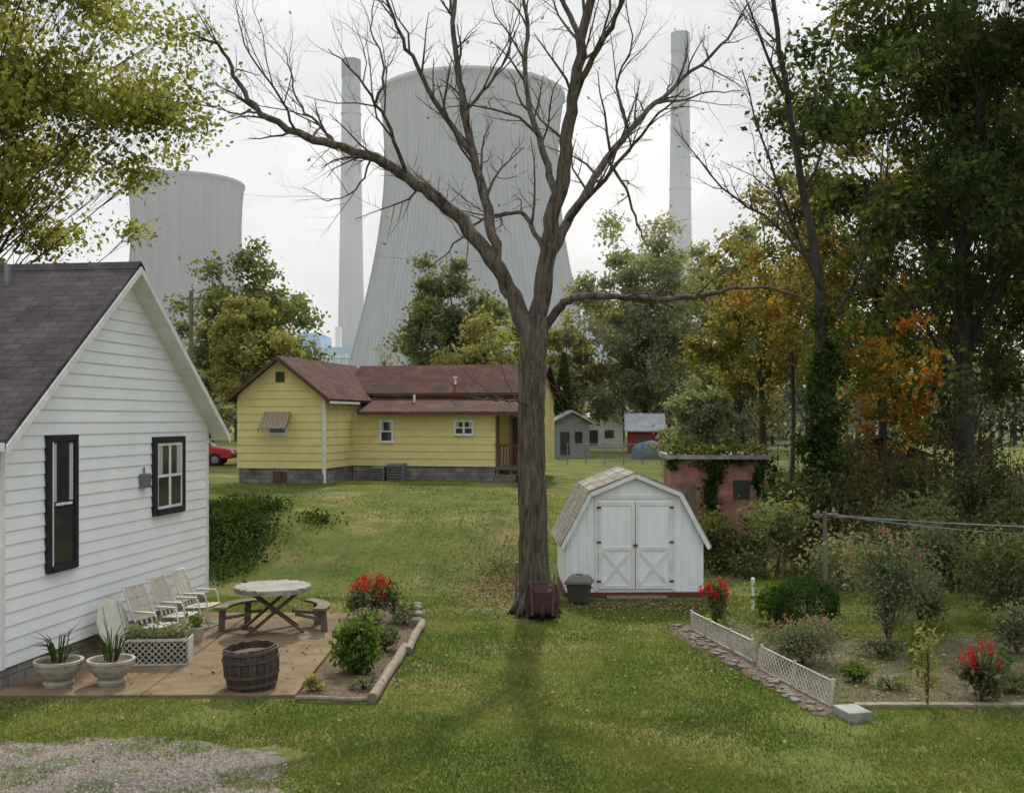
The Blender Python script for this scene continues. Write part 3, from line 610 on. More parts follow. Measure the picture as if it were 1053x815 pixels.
pos=[]; bb=B()
for i in range(340):
    x=random.uniform(-75,95); y=random.uniform(98,150); h=random.uniform(5,12)+2*math.sin(x*.13); w=random.uniform(2.5,5); z0=H(x,y)
    if -.23<x/y<-.12: h=random.uniform(3.5,5.0)
    bb.tube([(x,y,z0-.2),(x,y,z0+h*.7)],[.2,.05],5)
    for c in range(6):
        v=rng.normal(size=3); v/=np.linalg.norm(v); cc=np.array([x,y,z0+h*.55])+v*np.array([w*.5,w*.5,h*.33]); pos.append(cc+rng.normal(size=(60,3))*w*.2)
e=empty('distant_trees'); bb.make('trunks',barkg,e); leafmesh('foliage',np.concatenate(pos),.62,LF('leaves_distant_hazy',[(.15,.165,.12),(.20,.21,.15),(.27,.26,.17),(.19,.20,.14)],.35,.06,.7),e,aspect=.7)  # pale leaf colours have the distance haze painted in

# ---------------------------------------------------------------- bushes, thicket
def bush(name,x,y,rx,ry,h,mat,N=2500,leaf=.07,stems=8,fl=None,nf=0,fleaf=.035,fr=.05,rnd=False,lumps=14):
    z0=H(x,y); e=empty(name,(x,y,z0)); bb=B(); pos=[]
    for i in range(stems):
        a=random.random()*6.28; q=random.random(); bb.tube([(0,0,-.02),(rx*.4*q*math.cos(a),ry*.4*q*math.sin(a),h*.5),(rx*.8*q*math.cos(a),ry*.8*q*math.sin(a),h*.92)],[.014,.010,.004],4)
    bb.make('stems',woodbr,e)
    if rnd:
        v=rng.normal(size=(N,3)); v/=np.linalg.norm(v,axis=1,keepdims=True); r=1-.2*rng.random(N)**1.5+.07*np.sin(v[:,0]*7)*np.sin(v[:,1]*6+v[:,2]*5)+.05*rng.normal(size=N)
        P=v*r[:,None]*np.array([rx,ry,h/2])+np.array([0,0,h/2]); P=P[P[:,2]>.02]
    else:
        for i in range(lumps):
            v=rng.normal(size=3); v/=np.linalg.norm(v); v*=rng.random()**.4
            pos.append(np.array([v[0]*rx*.75,v[1]*ry*.75,h*.52+v[2]*h*.38])+rng.normal(size=(N//lumps,3))*np.array([rx,ry,h*.5])*.20)
        P=np.concatenate(pos); P[:,2]=np.abs(P[:,2]-.02)+.02
    leafmesh('foliage',P,leaf,mat,e,aspect=.55)
    if fl:
        F=[]
        for i in range(nf):
            a=random.random()*6.28; q=math.sqrt(random.random()); c=np.array([rx*.85*q*math.cos(a),ry*.85*q*math.sin(a),h*(.98-.3*q*q)+random.uniform(-.08,.05)])
            F.append(c+rng.normal(size=(26,3))*np.array([fr*.4,fr*.4,fr*.9]))
        leafmesh('blossoms',np.concatenate(F),fleaf,fl,e,aspect=.8)
    return e
bush('boxwood_shrub',5.57,20.3,.62,.62,.98,lf_box,N=7000,leaf=.05,rnd=True)
bush('azalea_shrub',4.75,17.5,.75,.6,.78,lf_rose,N=5500,leaf=.05,lumps=30,fl=lf_pink,nf=14,fleaf=.025,fr=.04)
bush('red_flower_plant',4.0,21.0,.36,.33,.82,lf_green,N=800,leaf=.09,fl=lf_red,nf=24)
bush('rose_of_sharon_shrub',6.75,19.2,.98,.8,2.05,lf_rose,N=4200,leaf=.08,stems=24,lumps=46,fl=lf_pink,nf=14,fleaf=.035,fr=.04)
bush('red_celosia_plant',6.62,15.1,.36,.34,.84,lf_green,N=1100,leaf=.10,fl=lf_red,nf=12,fr=.06)
bush('tall_weed',5.75,14.8,.22,.2,1.2,lf_yel,N=240,leaf=.08,stems=4)
bush('tall_weed.001',6.3,16.6,.2,.2,.9,lf_bright,N=220,leaf=.08,stems=4)
bush('garden_plant',5.15,20.9,.5,.5,.85,lf_bright,N=1100,leaf=.09)
bush('garden_plant.001',8.6,18.2,.5,.5,.9,lf_rose,N=1500,leaf=.08)
bush('garden_plant.002',7.6,16.8,.35,.3,.35,lf_bright,N=500,leaf=.07)
bush('garden_plant.003',5.2,16.3,.3,.3,.3,lf_bright,N=400,leaf=.07)
bush('garden_plant.004',6.2,17.9,.4,.3,.3,lf_green,N=500,leaf=.07)
bush('garden_plant.005',5.6,15.8,.3,.25,.22,lf_rose,N=300,leaf=.06)
bush('garden_plant.006',7.8,20.3,.6,.5,1.1,lf_green,N=1800,leaf=.08)
bush('garden_plant.007',7.3,15.6,.35,.3,.3,lf_green,N=450,leaf=.07)
bush('garden_shrub',9.6,20.5,1.1,.9,2.1,lf_green,N=4600,leaf=.09,stems=16,lumps=38)
bush('red_celosia_plant.001',-2.75,21.2,.6,.5,.86,lf_green,N=1300,leaf=.10,fl=lf_red,nf=40,fr=.07)
bush('bed_plant',-2.45,16.9,.42,.42,.85,lf_bright,N=2200,leaf=.10,lumps=20)
bush('bed_plant.001',-2.2,18.4,.3,.35,.45,lf_green,N=700,leaf=.08)
bush('bed_plant.002',-2.6,19.6,.35,.45,.5,lf_rose,N=800,leaf=.08)
bush('bed_plant.003',-2.9,15.7,.2,.25,.22,lf_yel,N=250,leaf=.07)
bush('bed_plant.004',-2.2,15.8,.3,.25,.2,lf_rose,N=260,leaf=.06)
bush('bed_plant.005',-2.1,20.8,.3,.4,.45,lf_rose,N=500,leaf=.08)

pos=[];po2=[];po3=[];bb=B()
def patch(x,y,w,d,h,N,arr):
    z0=H(x,y)
    for k in range(max(4,int(w*h*3))):
        c=np.array([random.uniform(-w,w)*.85,random.uniform(-d,d)*.85,random.random()**.8*h*.9]); arr.append(np.array([x,y,z0])+c+rng.normal(size=(max(20,int(N/(w*h*3))),3))*np.array([.3,.3,.25]))
    for k in range(int(w*10)):
        a=Vector((x+random.uniform(-w,w),y+random.uniform(-d,d),z0)); q=a+Vector((random.gauss(0,.5),random.gauss(0,.4),h*random.uniform(.7,1.25))); bb.tube([a,a.lerp(q,.5)+Vector((random.gauss(0,.12),0,.1)),q],[.018,.012,.005],4,cap=False)
for (x,y,w,d,h,N,k) in [(5.7,28.0,.7,.6,1.3,1400,0),(6.7,27.2,.9,.7,1.7,2400,1),(8.0,27.0,1.0,.8,2.2,2600,0),(9.4,26.4,1.1,.8,2.0,2400,1),(8.1,30,1.0,.8,2.3,2200,0),
    (11.2,27.5,1.4,1,2.4,2800,0),(13.2,28,1.4,1,2.6,2800,1),(15.2,28,1.4,1,2.8,2600,0),(11,31.5,1.6,1,3.2,2600,0),(14,32,2,1,3.0,2800,0),(17,31,2,1,3.6,3200,0),(14,36,3,1,3.6,3600,0),(18,38,3,1,4.5,3600,0),(10.5,35,1.6,1,2.6,2400,0),(22,36,3,2,4.5,3600,0),
    (12.4,24.8,1.4,.6,1.7,2200,1),(9.0,24.6,1.0,.5,1.5,1700,2),(10.6,24.9,1.0,.5,1.8,1900,0),(7.3,25.0,.8,.5,1.2,1300,2),(13.6,25.6,1.0,.6,2.0,1700,2)]:
    patch(x,y,w,d,h,N,(pos,po2,po3)[k])
e=empty('thicket'); bb.make('canes',woodbr,e); leafmesh('foliage_dark',np.concatenate(pos),.15,lf_thick,e); leafmesh('foliage_green',np.concatenate(po2),.14,lf_green,e); leafmesh('foliage_weeds',np.concatenate(po3),.11,lf_rose,e)
# dark groundcover added on the left slope, standing in for its cast shadow
pos=[]
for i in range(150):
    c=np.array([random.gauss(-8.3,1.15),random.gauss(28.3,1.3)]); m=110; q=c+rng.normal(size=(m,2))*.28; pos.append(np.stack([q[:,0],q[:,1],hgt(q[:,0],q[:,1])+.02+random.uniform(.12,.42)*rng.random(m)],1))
leafmesh('bank_shade_groundcover',np.concatenate(pos),.09,lf_ivy,aspect=.8)

# ---------------------------------------------------------------- block outbuilding with ivy
ob=empty('block_outbuilding',(4.95,33.5,H(5,33.5)-.2),R(-4)); 
w=B(); w.box(0,2.9,0,3,-.3,2.75); w.make('walls',brickm,ob)
B().box(-.15,3.05,-.2,3.2,2.75,2.88).make('flat_roof',concr,ob)
B().box(1.95,2.45,-.03,-.004,1.5,2.1).make('window_opening',darkp,ob); B().box(.2,.8,-.04,-.004,-.1,1.95).make('door',woodold,ob)
hg=[];hb=[]
for i in range(26):
    cx=random.uniform(-.2,3.1); c=np.array([cx,random.uniform(-.2,.8),2.9+random.uniform(0,.2)]); (hg if random.random()<.5 else hb).append(c+rng.normal(size=(45,3))*np.array([.22,.15,.07]))
for (cx,wd_,dp,m) in ((.1,.12,.5,90),(1.3,.17,1.9,520),(1.15,.3,.5,120),(2.75,.12,1.3,240),(2.1,.25,.35,100),(3.05,.12,2.6,420)):
    tt=rng.random(m)**.8; hg.append(np.stack([cx+rng.normal(size=m)*wd_*(1-.4*tt)+.1*np.sin(tt*7),-.06-.12*rng.random(m),2.92-tt*dp],1))
leafmesh('ivy',np.concatenate(hg),.14,lf_ivy,ob,aspect=.8); leafmesh('dry_vines',np.concatenate(hb),.13,lf_rust,ob,aspect=.6)

# ---------------------------------------------------------------- background buildings
def smallhouse(name,x,y,w,d,h,rise,wall,roof,rz=0):
    e=empty(name,(x,y,H(x,y)),rz); B().box(0,w,0,d,-.3,h).make('walls',wall,e)
    B().prism([(-.3,h-.1),(w/2,h+rise),(w+.3,h-.1),(w+.3,h),(w/2,h+rise+.12),(-.3,h)],-.3,d+.3,'y').make('roof',roof,e)
    B().prism([(0,h-.02),(w,h-.02),(w/2,h+rise-.05)],.02,d-.02,'y').make('gable',wall,e)
    B().box(w*.2,w*.45,-.03,-.004,.2,h*.75).make('door',darkp,e); B().box(w*.6,w*.8,-.03,-.004,h*.4,h*.75).make('window',glass,e); return e
smallhouse('grey_garage',2.6,68,2.4,5,2.2,.7,M('grey_board',(.25,.26,.26),(.18,.19,.19)),tin,R(10))
e=empty('red_barn',(8.2,76,H(8.2,76)),R(-6)); B().box(0,2.5,0,3.4,-.3,1.6).make('walls',redbarn,e); B().prism([(-.2,1.55),(1.7,2.75),(3.6,1.55),(3.6,1.65),(1.7,2.87),(-.2,1.65)],-.2,2.7,'x').make('roof',tin,e)
B().prism([(0,1.6),(3.4,1.6),(1.7,2.7)],.01,2.49,'x').make('gables',redbarn,e); B().box(.5,1.3,-.03,-.004,-.1,1.4).make('door',woodbr,e)
smallhouse('white_cottage',5.6,92,4,5,2.0,1.0,whitetrim,tin,R(5))
smallhouse('red_cabin',13.0,43,3.5,3,1.7,.7,M('brown_red_boards',(.12,.04,.03),(.08,.03,.025)),roofbr_y,R(-10))
e=empty('tarp_covered_stack',(8.4,66,H(8.4,66)),R(8)); b=B(); b.lathe([(1.05,-.05),(1.0,.35),(.9,.75),(.62,1.0),(.25,1.1),(.01,1.12)],14); b.v=[(v[0]*(1+.08*math.sin(5*v[1])),v[1]*.8,v[2]*(1+.06*math.sin(4*v[0]))) for v in b.v]; b.make('tarp',bluetarp,e,smooth=True)
B().tube([(-1.0,-.6,.05),(0,-.95,.3),(1.0,-.6,.05)],.02,5).tube([(-.8,0,.85),(0,-.75,.8),(.8,0,.85)],.02,5).make('ropes',woodold,e)

def car(name,x,y,rz,paint,k=1.0):
    e=empty(name,(x,y,H(x,y)),rz); e.scale=(k,k,k)
    prof=[(-2.15,.35),(2.15,.35),(2.2,.6),(2.1,.82),(1.2,.95),(.55,1.38),(-.9,1.42),(-1.55,1.02),(-2.1,.95),(-2.2,.6)]
    B().prism(prof,-.82,.82,'y').make('body',paint,e,bevel=.07)
    g=B(); 
    for s in (-1,1):
        yy=sorted((s*.822,s*.835)); g.prism([(1.0,.98),(.5,1.30),(-.15,1.33),(-.15,.98)],yy[0],yy[1],'y'); g.prism([(-.22,.98),(-.22,1.33),(-.85,1.34),(-1.3,1.0)],yy[0],yy[1],'y')
    g.add([(1.16,-.7,.99),(1.16,.7,.99),(.6,.65,1.36),(.6,-.65,1.36)],[(0,1,2,3)]); g.make('windows',glass,e)
    wl=B(); hb=B()
    for wx in (-1.35,1.35):
        for s in (-1,1):
            wl.tube([(wx,s*.62,.32),(wx,s*.86,.32)],.32,18); hb.tube([(wx,s*.85,.32),(wx,s*.875,.32)],.19,12)
    wl.make('tyres',rubber,e); hb.make('hubcaps',galv,e)
    b=B(); b.box(2.15,2.28,-.75,.75,.4,.58); b.box(-2.28,-2.15,-.75,.75,.4,.58); b.make('bumpers',darkp,e,bevel=.03)
    l=B(); l.box(2.12,2.22,-.72,-.45,.64,.78); l.box(2.12,2.22,.45,.72,.64,.78); l.make('headlights',whitetrim,e)
car('red_car',-17.1,57,R(4),redpaint,1.05)

# chain-link fence
e=empty('chain_link_fence'); f=B()
for i in range(13):
    x=3.0+i*1.0; y=58-.15*i; f.tube([(x,y,H(x,y)-.1),(x,y,H(x,y)+1.15)],.03,6)
f.tube([(3,58,H(3,58)+1.12),(15,56.2,H(15,56.2)+1.12)],.022,6)
for i in range(110):
    x=3+i*.11; y=58-.15*(x-3); z=H(x,y); f.beam((x,y,z+.05),(x+.11*9,y-.15,z+1.1),.006); f.beam((x+.11*9,y-.15,z+.05),(x,y,z+1.1),.006)
f.make('posts_and_mesh',galv,e)

# utility pole + lines
e=empty('utility_pole',(-15.6,52,H(-15.6,52))); f=B(); f.tube([(0,0,-.3),(0,0,8.7)],[.14,.10],8); f.beam((-.5,0,8.3),(.5,0,8.3),.08,.08); f.make('pole',woodold,e)
def sag(a,b,s,n=14): a=Vector(a);b=Vector(b); return [a.lerp(b,i/n)-Vector((0,0,s*4*(i/n)*(1-i/n))) for i in range(n+1)]
e=empty('power_line'); f=B(); f.tube(sag((-15.6,52,8.3),(-9.0,41.5,5.6),.7),.018,4); f.tube(sag((-15.6,52,9.4),(-40,40,9.4),.7),.018,4); f.make('wire',wirem,e)
e=empty('clothesline_post',(6.72,23.0,0)); f=B(); f.tube([(0,0,-.3),(.02,0,1.0),(0,0,2.0)],[.06,.055,.05],8); f.beam((-.22,0,1.9),(.30,.05,1.93),.09,.07); f.make('post',woodold,e,bevel=.008)
ins=B(); ins.lathe([(.03,0),(.045,.03),(.03,.06),(.02,.09)],8,(-.14,0,1.94),True); ins.lathe([(.03,0),(.045,.03),(.03,.06),(.02,.09)],8,(.2,.03,1.97),True); ins.make('insulators',galv,e)
lw=B(); lw.tube(sag((.0,0,1.95),(7.5,-1.5,1.75),.10),.009,4); lw.tube(sag((.2,.05,1.92),(7.5,-1.0,1.55),.16),.009,4); lw.tube(sag((.0,0,1.9),(7.5,.2,1.6),.05),.008,4); lw.make('lines',galv,e)
e=empty('garden_pipe',(5.0,22.2,0)); B().tube([(0,0,-.1),(0,0,.62)],.03,8).lathe([(.045,.60),(.045,.68),(.02,.70)],8,(0,0,0),True).make('pipe',whitetrim,e)
e=empty('wooden_stake',(.08,22.7,0)); B().beam((0,0,-.1),(.02,0,.95),.09,.06).make('stake',woodold,e)

# ---------------------------------------------------------------- patio things
pt=B(); pt.box(-7.45,-5.32,15.3,21.8,-.1,.05); pt.box(-5.30,-3.1,15.3,18.5,-.1,.052); pt.box(-5.30,-3.1,18.52,21.8,-.1,.049)
pt.make('patio',patiom,None,bevel=.01)
e=empty('picnic_table',(-4.45,19.9,.05),R(20)); t=B()
for i in range(9):
    y0=-.66+i*.147; ym=y0+.07; hw=math.sqrt(max(.06,.70**2-ym**2)); t.box(-hw,hw,y0,y0+.14,.80,.845)
t.make('round_top',concr,e,bevel=.006)
t=B(); t.lathe([(.66,.755),(.70,.755),(.70,.80),(.66,.80)],28); t.make('top_apron',concr,e)
l=B()
for s in (-.35,.35):
    l.beam((-.52,s,0),(.42,s,.76),.045,.10,up=(0,1,0)); l.beam((.52,s+.05,0),(-.42,s+.05,.76),.045,.10,up=(0,1,0))
l.beam((0,-.4,.40),(0,.45,.40),.08,.05); l.make('crossed_legs',woodbr,e,bevel=.005)
for nm,a0 in (('bench_a',0),('bench_b',math.pi*.75)):
    b=B(); k=8; rin,rout=.82,1.06
    pin=[(rin*math.cos(a0+(i/k-.5)*1.3),rin*math.sin(a0+(i/k-.5)*1.3)) for i in range(k+1)]; po=[(rout*math.cos(a0+(i/k-.5)*1.3),rout*math.sin(a0+(i/k-.5)*1.3)) for i in range(k+1)]
    b.prism(pin+po[::-1],.42,.465,'z')
    for q in (-.4,.4):
        c=Vector((.94*math.cos(a0+q),.94*math.sin(a0+q),0)); b.beam(c+Vector((0,0,.42)),c*1.03,.05,.12)
        b.beam(c+Vector((0,0,.22)),c*.45+Vector((0,0,.32)),.04,.06)
    b.make(nm,woodold,e)
e=empty('barrel_planter',(-3.82,15.75,.06)); e.rotation_euler=(R(2),R(-3),0); e.scale=(1.02,1.02,.88)
s=B(); N=22
pr=[(.33,0),(.375,.18),(.395,.36),(.39,.52),(.37,.68)]
for i in range(N):
    a0=2*math.pi*i/N+.012; a1=2*math.pi*(i+1)/N-.012; j=random.uniform(-.006,.006); vs=[]
    for r,z in pr:
        z=z+(random.uniform(-.015,.01) if z>.6 else 0)
        vs+=[((r+j)*math.cos(a0),(r+j)*math.sin(a0),z),((r+j)*math.cos(a1),(r+j)*math.sin(a1),z),((r-.03)*math.cos(a1),(r-.03)*math.sin(a1),z),((r-.03)*math.cos(a0),(r-.03)*math.sin(a0),z)]
    fs=[]
    for q in range(4):
        for c in range(4): fs.append((q*4+c,q*4+(c+1)%4,q*4+4+(c+1)%4,q*4+4+c))
    fs.append((16,17,18,19)); s.add(vs,fs)
s.make('staves',barrelw,e)
h=B()
for z0,r in ((.07,.352),(.22,.385),(.47,.397),(.60,.386)): h.lathe([(r,z0),(r+.012,z0),(r+.012,z0+.05),(r-.002,z0+.05)],36)
h.make('hoops',iron,e)
B().lathe([(.001,.56),(.2,.59),(.35,.55)],24).make('soil_fill',soil,e)
def planter(name,x,y,k=1):
    e=empty(name,(x,y,.05)); e.scale=(k,k,k)
    B().lathe([(.0,0),(.2,0),(.22,.05),(.17,.09),(.24,.14),(.31,.24),(.34,.33),(.355,.34),(.355,.38),(.31,.38),(.30,.33),(.0,.33)],28).make('bowl',terrac,e,smooth=False)
    B().lathe([(.001,.36),(.30,.345)],20).make('soil_fill',soil,e)
    b=B()
    for i in range(22):
        a=random.random()*6.28; L=random.uniform(.25,.62); t=random.uniform(.1,.5)
        p0=Vector((.08*math.cos(a),.08*math.sin(a),.34)); p1=p0+Vector((t*.3*math.cos(a),t*.3*math.sin(a),L*.7)); p2=p0+Vector((t*math.cos(a),t*math.sin(a),L*.85 if i%3 else L))
        b.tube([p0,p1,p2],[.012,.010,.002],3)
    b.make('spiky_leaves',lf_bright,e)
planter('stone_planter',-6.72,15.85); planter('stone_planter.001',-5.98,15.95,.98)
e=empty('lattice_planter_box',(-5.72,17.3,.05),R(5)); f=B(); f.box(-.5,.5,-.17,.17,.03,.38); f.make('box',darkp,e)
f=B()
def clipx(p,q,lo,hi):
    d=q-p; ta,tb_=sorted(((lo-p.x)/d.x,(hi-p.x)/d.x)); t0=max(0,ta); t1=min(1,tb_)
    return (p+d*t0,p+d*t1) if t1-t0>.05 else None
for i in range(-6,16):
    x0=-.5+i*.1
    for s in (1,-1):
        r=clipx(Vector((x0,-.185-.004*s,.03)),Vector((x0+.35*s,-.185-.004*s,.38)),-.5,.5)
        if r: f.beam(r[0],r[1],.006,.016,up=(0,0,1))
f.box(-.52,.52,-.2,-.172,.38,.42); f.box(-.52,.52,-.2,-.172,-.0,.028); f.box(-.52,-.501,-.2,.18,.0,.42); f.box(.501,.52,-.2,.18,0,.42); f.box(-.5,.5,.172,.19,0,.42)
f.make('lattice',latt,e)
leafmesh('plants',np.stack([rng.uniform(-.48,.48,700),rng.uniform(-.16,.16,700),.38+np.abs(rng.normal(size=700))*.12],1),.08,lf_rose,e)
def chair(name,x,y,rz):
    e=empty(name,(x,y,.05),rz); f=B(); r=.014
    for s in (-.27,.27):
        f.tube(smooth_pts([(.30,s,0),(.27,s,.35),(.22,s,.60),(.10,s,.64),(-.22,s,.62)],4),r,7)
        f.tube(smooth_pts([(-.36,s,0),(-.2,s,.40),(-.28,s,.62),(-.46,s,1.05)],4),r,7); f.tube([(.27,s,.40),(-.21,s,.37)],r,7)
        f.tube([(.30,s,.02),(-.35,s,.02)],r*.9,7)
    for p in ((-.46,1.05),(.27,.40),(-.21,.37),(-.35,.02),(.30,.02)): f.tube([(p[0],-.27,p[1]),(p[0],.27,p[1])],r,7)
    f.make('tube_frame',whitemet,e,smooth=True)
    w=B()
    for i in range(6): 
        x0=.25-i*.082; w.box(x0-.058,x0,-.285,.285,.395-i*.005,.405-i*.005)
    for i in range(7):
        t=.1+i*.125; p=Vector((-.22-.24*t,0,.45+.60*t)); w.beam((p.x,-.285,p.z),(p.x,.285,p.z),.008,.06,up=(-.35,0,1))
    for j in range(4):
        yy=-.2+j*.13; w.beam((-.215,yy,.40),(-.455,yy,1.05),.05,.007,up=(1,0,.3))
    w.make('webbing',strapm,e)
    a=B(); 
    for s in (-.27,.27): a.box(-.2,.2,s-.03,s+.03,.645,.665)
    a.make('armrests',whitemet,e,bevel=.006)
chair('lawn_chair',-6.15,18.45,R(-20)); chair('lawn_chair.001',-6.05,19.45,R(-12)); chair('lawn_chair.002',-5.95,20.4,R(-8))
e=empty('folded_round_table',(-6.62,18.0,.05),R(-12)); e.rotation_euler=(0,R(-14),R(-14)); f=B()
f.tube([(0,0,.5),(.035,0,.5)],.42,28); f.make('top',whitemet,e,bevel=.008)
f=B(); 
for s in (-.2,.2): f.tube([(.05,s,.85),(.07,s*1.2,.05)],.014,6)
f.make('legs',whitemet,e)
e=empty('clay_pot',(-5.6,19.0,.05)); B().lathe([(0,0),(.10,0),(.14,.22),(.155,.22),(.155,.26),(.12,.26),(.12,.2),(0,.2)],18).make('pot',terrac,e); leafmesh('plant',rng.normal(size=(120,3))*.08+np.array([0,0,.35]),.09,lf_bright,e)

sheet('flower_bed',[(-3.09,15.2),(-1.95,15.1),(-1.85,19),(-1.9,22.4),(-3.05,22.3)],.012,soil,.02,6)
def logf(name,a,b,r):
    P=[Vector(a).lerp(Vector(b),i/6)+Vector((random.gauss(0,.012),0,random.gauss(0,.006))) for i in range(7)]; B().tube(P,[r*random.uniform(.9,1.08) for _ in P],12).make(name,boardm,None,smooth=False)
logf('edging_log',(-1.96,15.0,.07),(-1.84,18.4,.07),.075); logf('edging_log.001',(-1.78,18.1,.08),(-1.72,20.6,.08),.075)
e=empty('stone_edging'); s=B()
for i in range(9):
    y=20.6+i*.22; s.box(-.11,.11,-.1,.1,-.03,random.uniform(.12,.2),T(-1.85-.02*i+random.uniform(-.03,.03),y,0,random.uniform(-.3,.3)))
for i in range(5): s.box(-.12,.12,-.08,.08,-.03,.15,T(-2.1-i*.24,22.4,0,random.uniform(-.2,.2)))
s.make('stones',M('edging_stone',(.22,.20,.16),(.13,.12,.09),scale=5,rough=.95,bump=.4),e,bevel=.03)
logf('edging_log.002',(-3.06,15.12,.05),(-2.0,15.0,.06),.04)

def lfence(name,a,b,h=.34):
    a=Vector(a);b=Vector(b); L=(b-a).length; ang=math.atan2(b.y-a.y,b.x-a.x); e=empty(name,a,ang); f=B()
    n=int(L/.11)
    for i in range(-4,n+5):
        for s in (1,-1):
            x0=i*.11; r=clipx(Vector((x0,.005*s,.02)),Vector((x0+h*s,.005*s,h)),0,L)
            if r: f.beam(r[0],r[1],.006,.017,up=(0,0,1))
    f.box(0,L,-.012,.012,h,h+.022); f.box(0,L,-.012,.012,-.005,.016)
    k=int(L/1.3)+1
    for i in range(k+1): x=L*i/k; f.box(x-.016,x+.016,-.02,.02,-.1,h+.05)
    f.make('lattice',latt,e); return e
lfence('lattice_fence',(3.42,20.2,0),(3.98,17.55,0)).rotation_euler[0]=R(5); lfence('lattice_fence.001',(3.95,17.1,0),(4.42,14.85,0)).rotation_euler[0]=R(-7)
e=empty('garden_curb'); f=B(); f.box(4.75,6.4,14.75,14.9,-.05,.06); f.box(6.42,8.6,14.77,14.92,-.05,.055); f.make('timber',boardm,e,bevel=.012)
e=empty('concrete_block',(4.55,14.3,0),R(12)); B().box(-.17,.17,-.22,.22,-.03,.13).make('block',concr,e,bevel=.015)
e=empty('loose_stones'); s=B()
for i in range(60):
    t=random.random(); x=3.15+t+random.uniform(-.15,.12); y=20.6-6*t; k=random.uniform(.03,.08); s.box(-k,k,-k*.7,k*.7,-.01,k*.7,T(x,y,0,random.uniform(0,3)))
s.make('stones',M('loose_stone',(.2,.18,.15),(.12,.10,.085),scale=5,rough=.95),e,bevel=.012)

# lidded bin by the shed: tapered square body, overhanging hipped lid, feet
e=empty('trash_bin',(1.45,23.1,0),R(-12)); f=B()
def frus(b,w0,d0,z0,w1,d1,z1): b.add([(-w0,-d0,z0),(w0,-d0,z0),(w0,d0,z0),(-w0,d0,z0),(-w1,-d1,z1),(w1,-d1,z1),(w1,d1,z1),(-w1,d1,z1)],[(0,3,2,1),(4,5,6,7),(0,1,5,4),(1,2,6,5),(2,3,7,6),(3,0,4,7)])
frus(f,.20,.17,.04,.25,.22,.44); 
for sx in (-.16,.16):
    for sy in (-.13,.13): f.box(sx-.03,sx+.03,sy-.03,sy+.03,0,.045)
f.make('body',binm,e,bevel=.015)
f=B(); frus(f,.29,.26,.445,.29,.26,.50); frus(f,.28,.25,.502,.18,.15,.62); f.box(-.07,.07,-.02,.02,.62,.65); f.make('lid',lidm,e,bevel=.012)
f=B(); 
for sx in (-1,1): f.tube([(sx*.25,-.07,.36),(sx*.30,0,.36),(sx*.25,.07,.36)],.012,6)
f.make('handles',iron,e)
e=empty('wheelbarrow',(.60,21.25,0)); e.rotation_euler=(R(-8),0,0); e.scale=(.95,.95,.95)
f=B(); o=[(-.30,.02),(.30,.02),(.36,.35),(.28,.74),(-.28,.74),(-.36,.35)]
inn=[(-.2,.14),(.2,.14),(.22,.35),(.18,.58),(-.18,.58),(-.22,.35)]
vs=[(a,0,b) for a,b in o]+[(a,-.24,b) for a,b in inn]; f.add(vs,[(i,(i+1)%6,(i+1)%6+6,i+6) for i in range(6)]+[(6,7,8,9,10,11)]); f.make('tray',maroon,e,bevel=.02)
f=B(); f.tube(smooth_pts([(-.28,.0,.02),(-.36,0,.35),(-.28,-.02,.74),(0,0,.78),(.28,-.02,.74),(.36,0,.35),(.28,0,.02)],3),.016,6); f.tube([(-.2,-.27,.1),(-.26,-.15,.95)],.02,6); f.tube([(.2,-.27,.1),(.26,-.15,.95)],.02,6); f.make('frame_and_handles',iron,e)
f=B(); f.tube([(-.04,-.33,.16),(.04,-.33,.16)],.16,18); f.make('wheel',rubber,e)

# ---------------------------------------------------------------- power station
def tower(name,x,y,prof,mat,n=120,legs=True):
    e=empty(name,(x,y,0))
    pz=np.array([z for r,z in prof]); pr_=np.array([r for r,z in prof]); zs=np.linspace(pz[0],pz[-1],40)
    co=np.polyfit(pz,pr_,3); rsm=np.polyval(co,zs)
    P=[(float(r),float(z)) for r,z in zip(rsm,zs)]
    top=P[-1]; P+= [(top[0]+.9,top[1]+.2),(top[0]+.9,top[1]+2),(top[0]-.8,top[1]+2)]; P+=[(r-1.2,z) for r,z in P[39::-1]]
    B().lathe(P,n).make('shell',mat,e,smooth=True)
    rb=B()
    for i in range(n):
        a=2*math.pi*i/n; c,s=math.cos(a),math.sin(a)
        pts=[(c*(r+.1),s*(r+.1),z) for r,z in P[:40:3]]; rb.tube(pts,.16,3,cap=False)
    rb.make('ribs',mat,e)
    lg=B()
    for i in range(36):
        a=2*math.pi*i/36; b=a+math.pi/36; r0=P[0][0]
        for bb_ in (b,a-math.pi/36): lg.tube([((r0+3)*math.cos(a),(r0+3)*math.sin(a),0),(r0*math.cos(bb_),r0*math.sin(bb_),P[0][1])],.6,5)
    lg.make('base_columns',mat,e)
tower('cooling_tower',-17.5,465,[(57.5,9),(53,25),(46,54),(40.2,84),(37.4,107),(38.2,130),(39.6,142)],towerm)
tower('cooling_tower.001',-200.7,660,[(52,9),(44,35),(36.5,75),(32.6,105),(32.6,122),(34.2,147)],towerd)
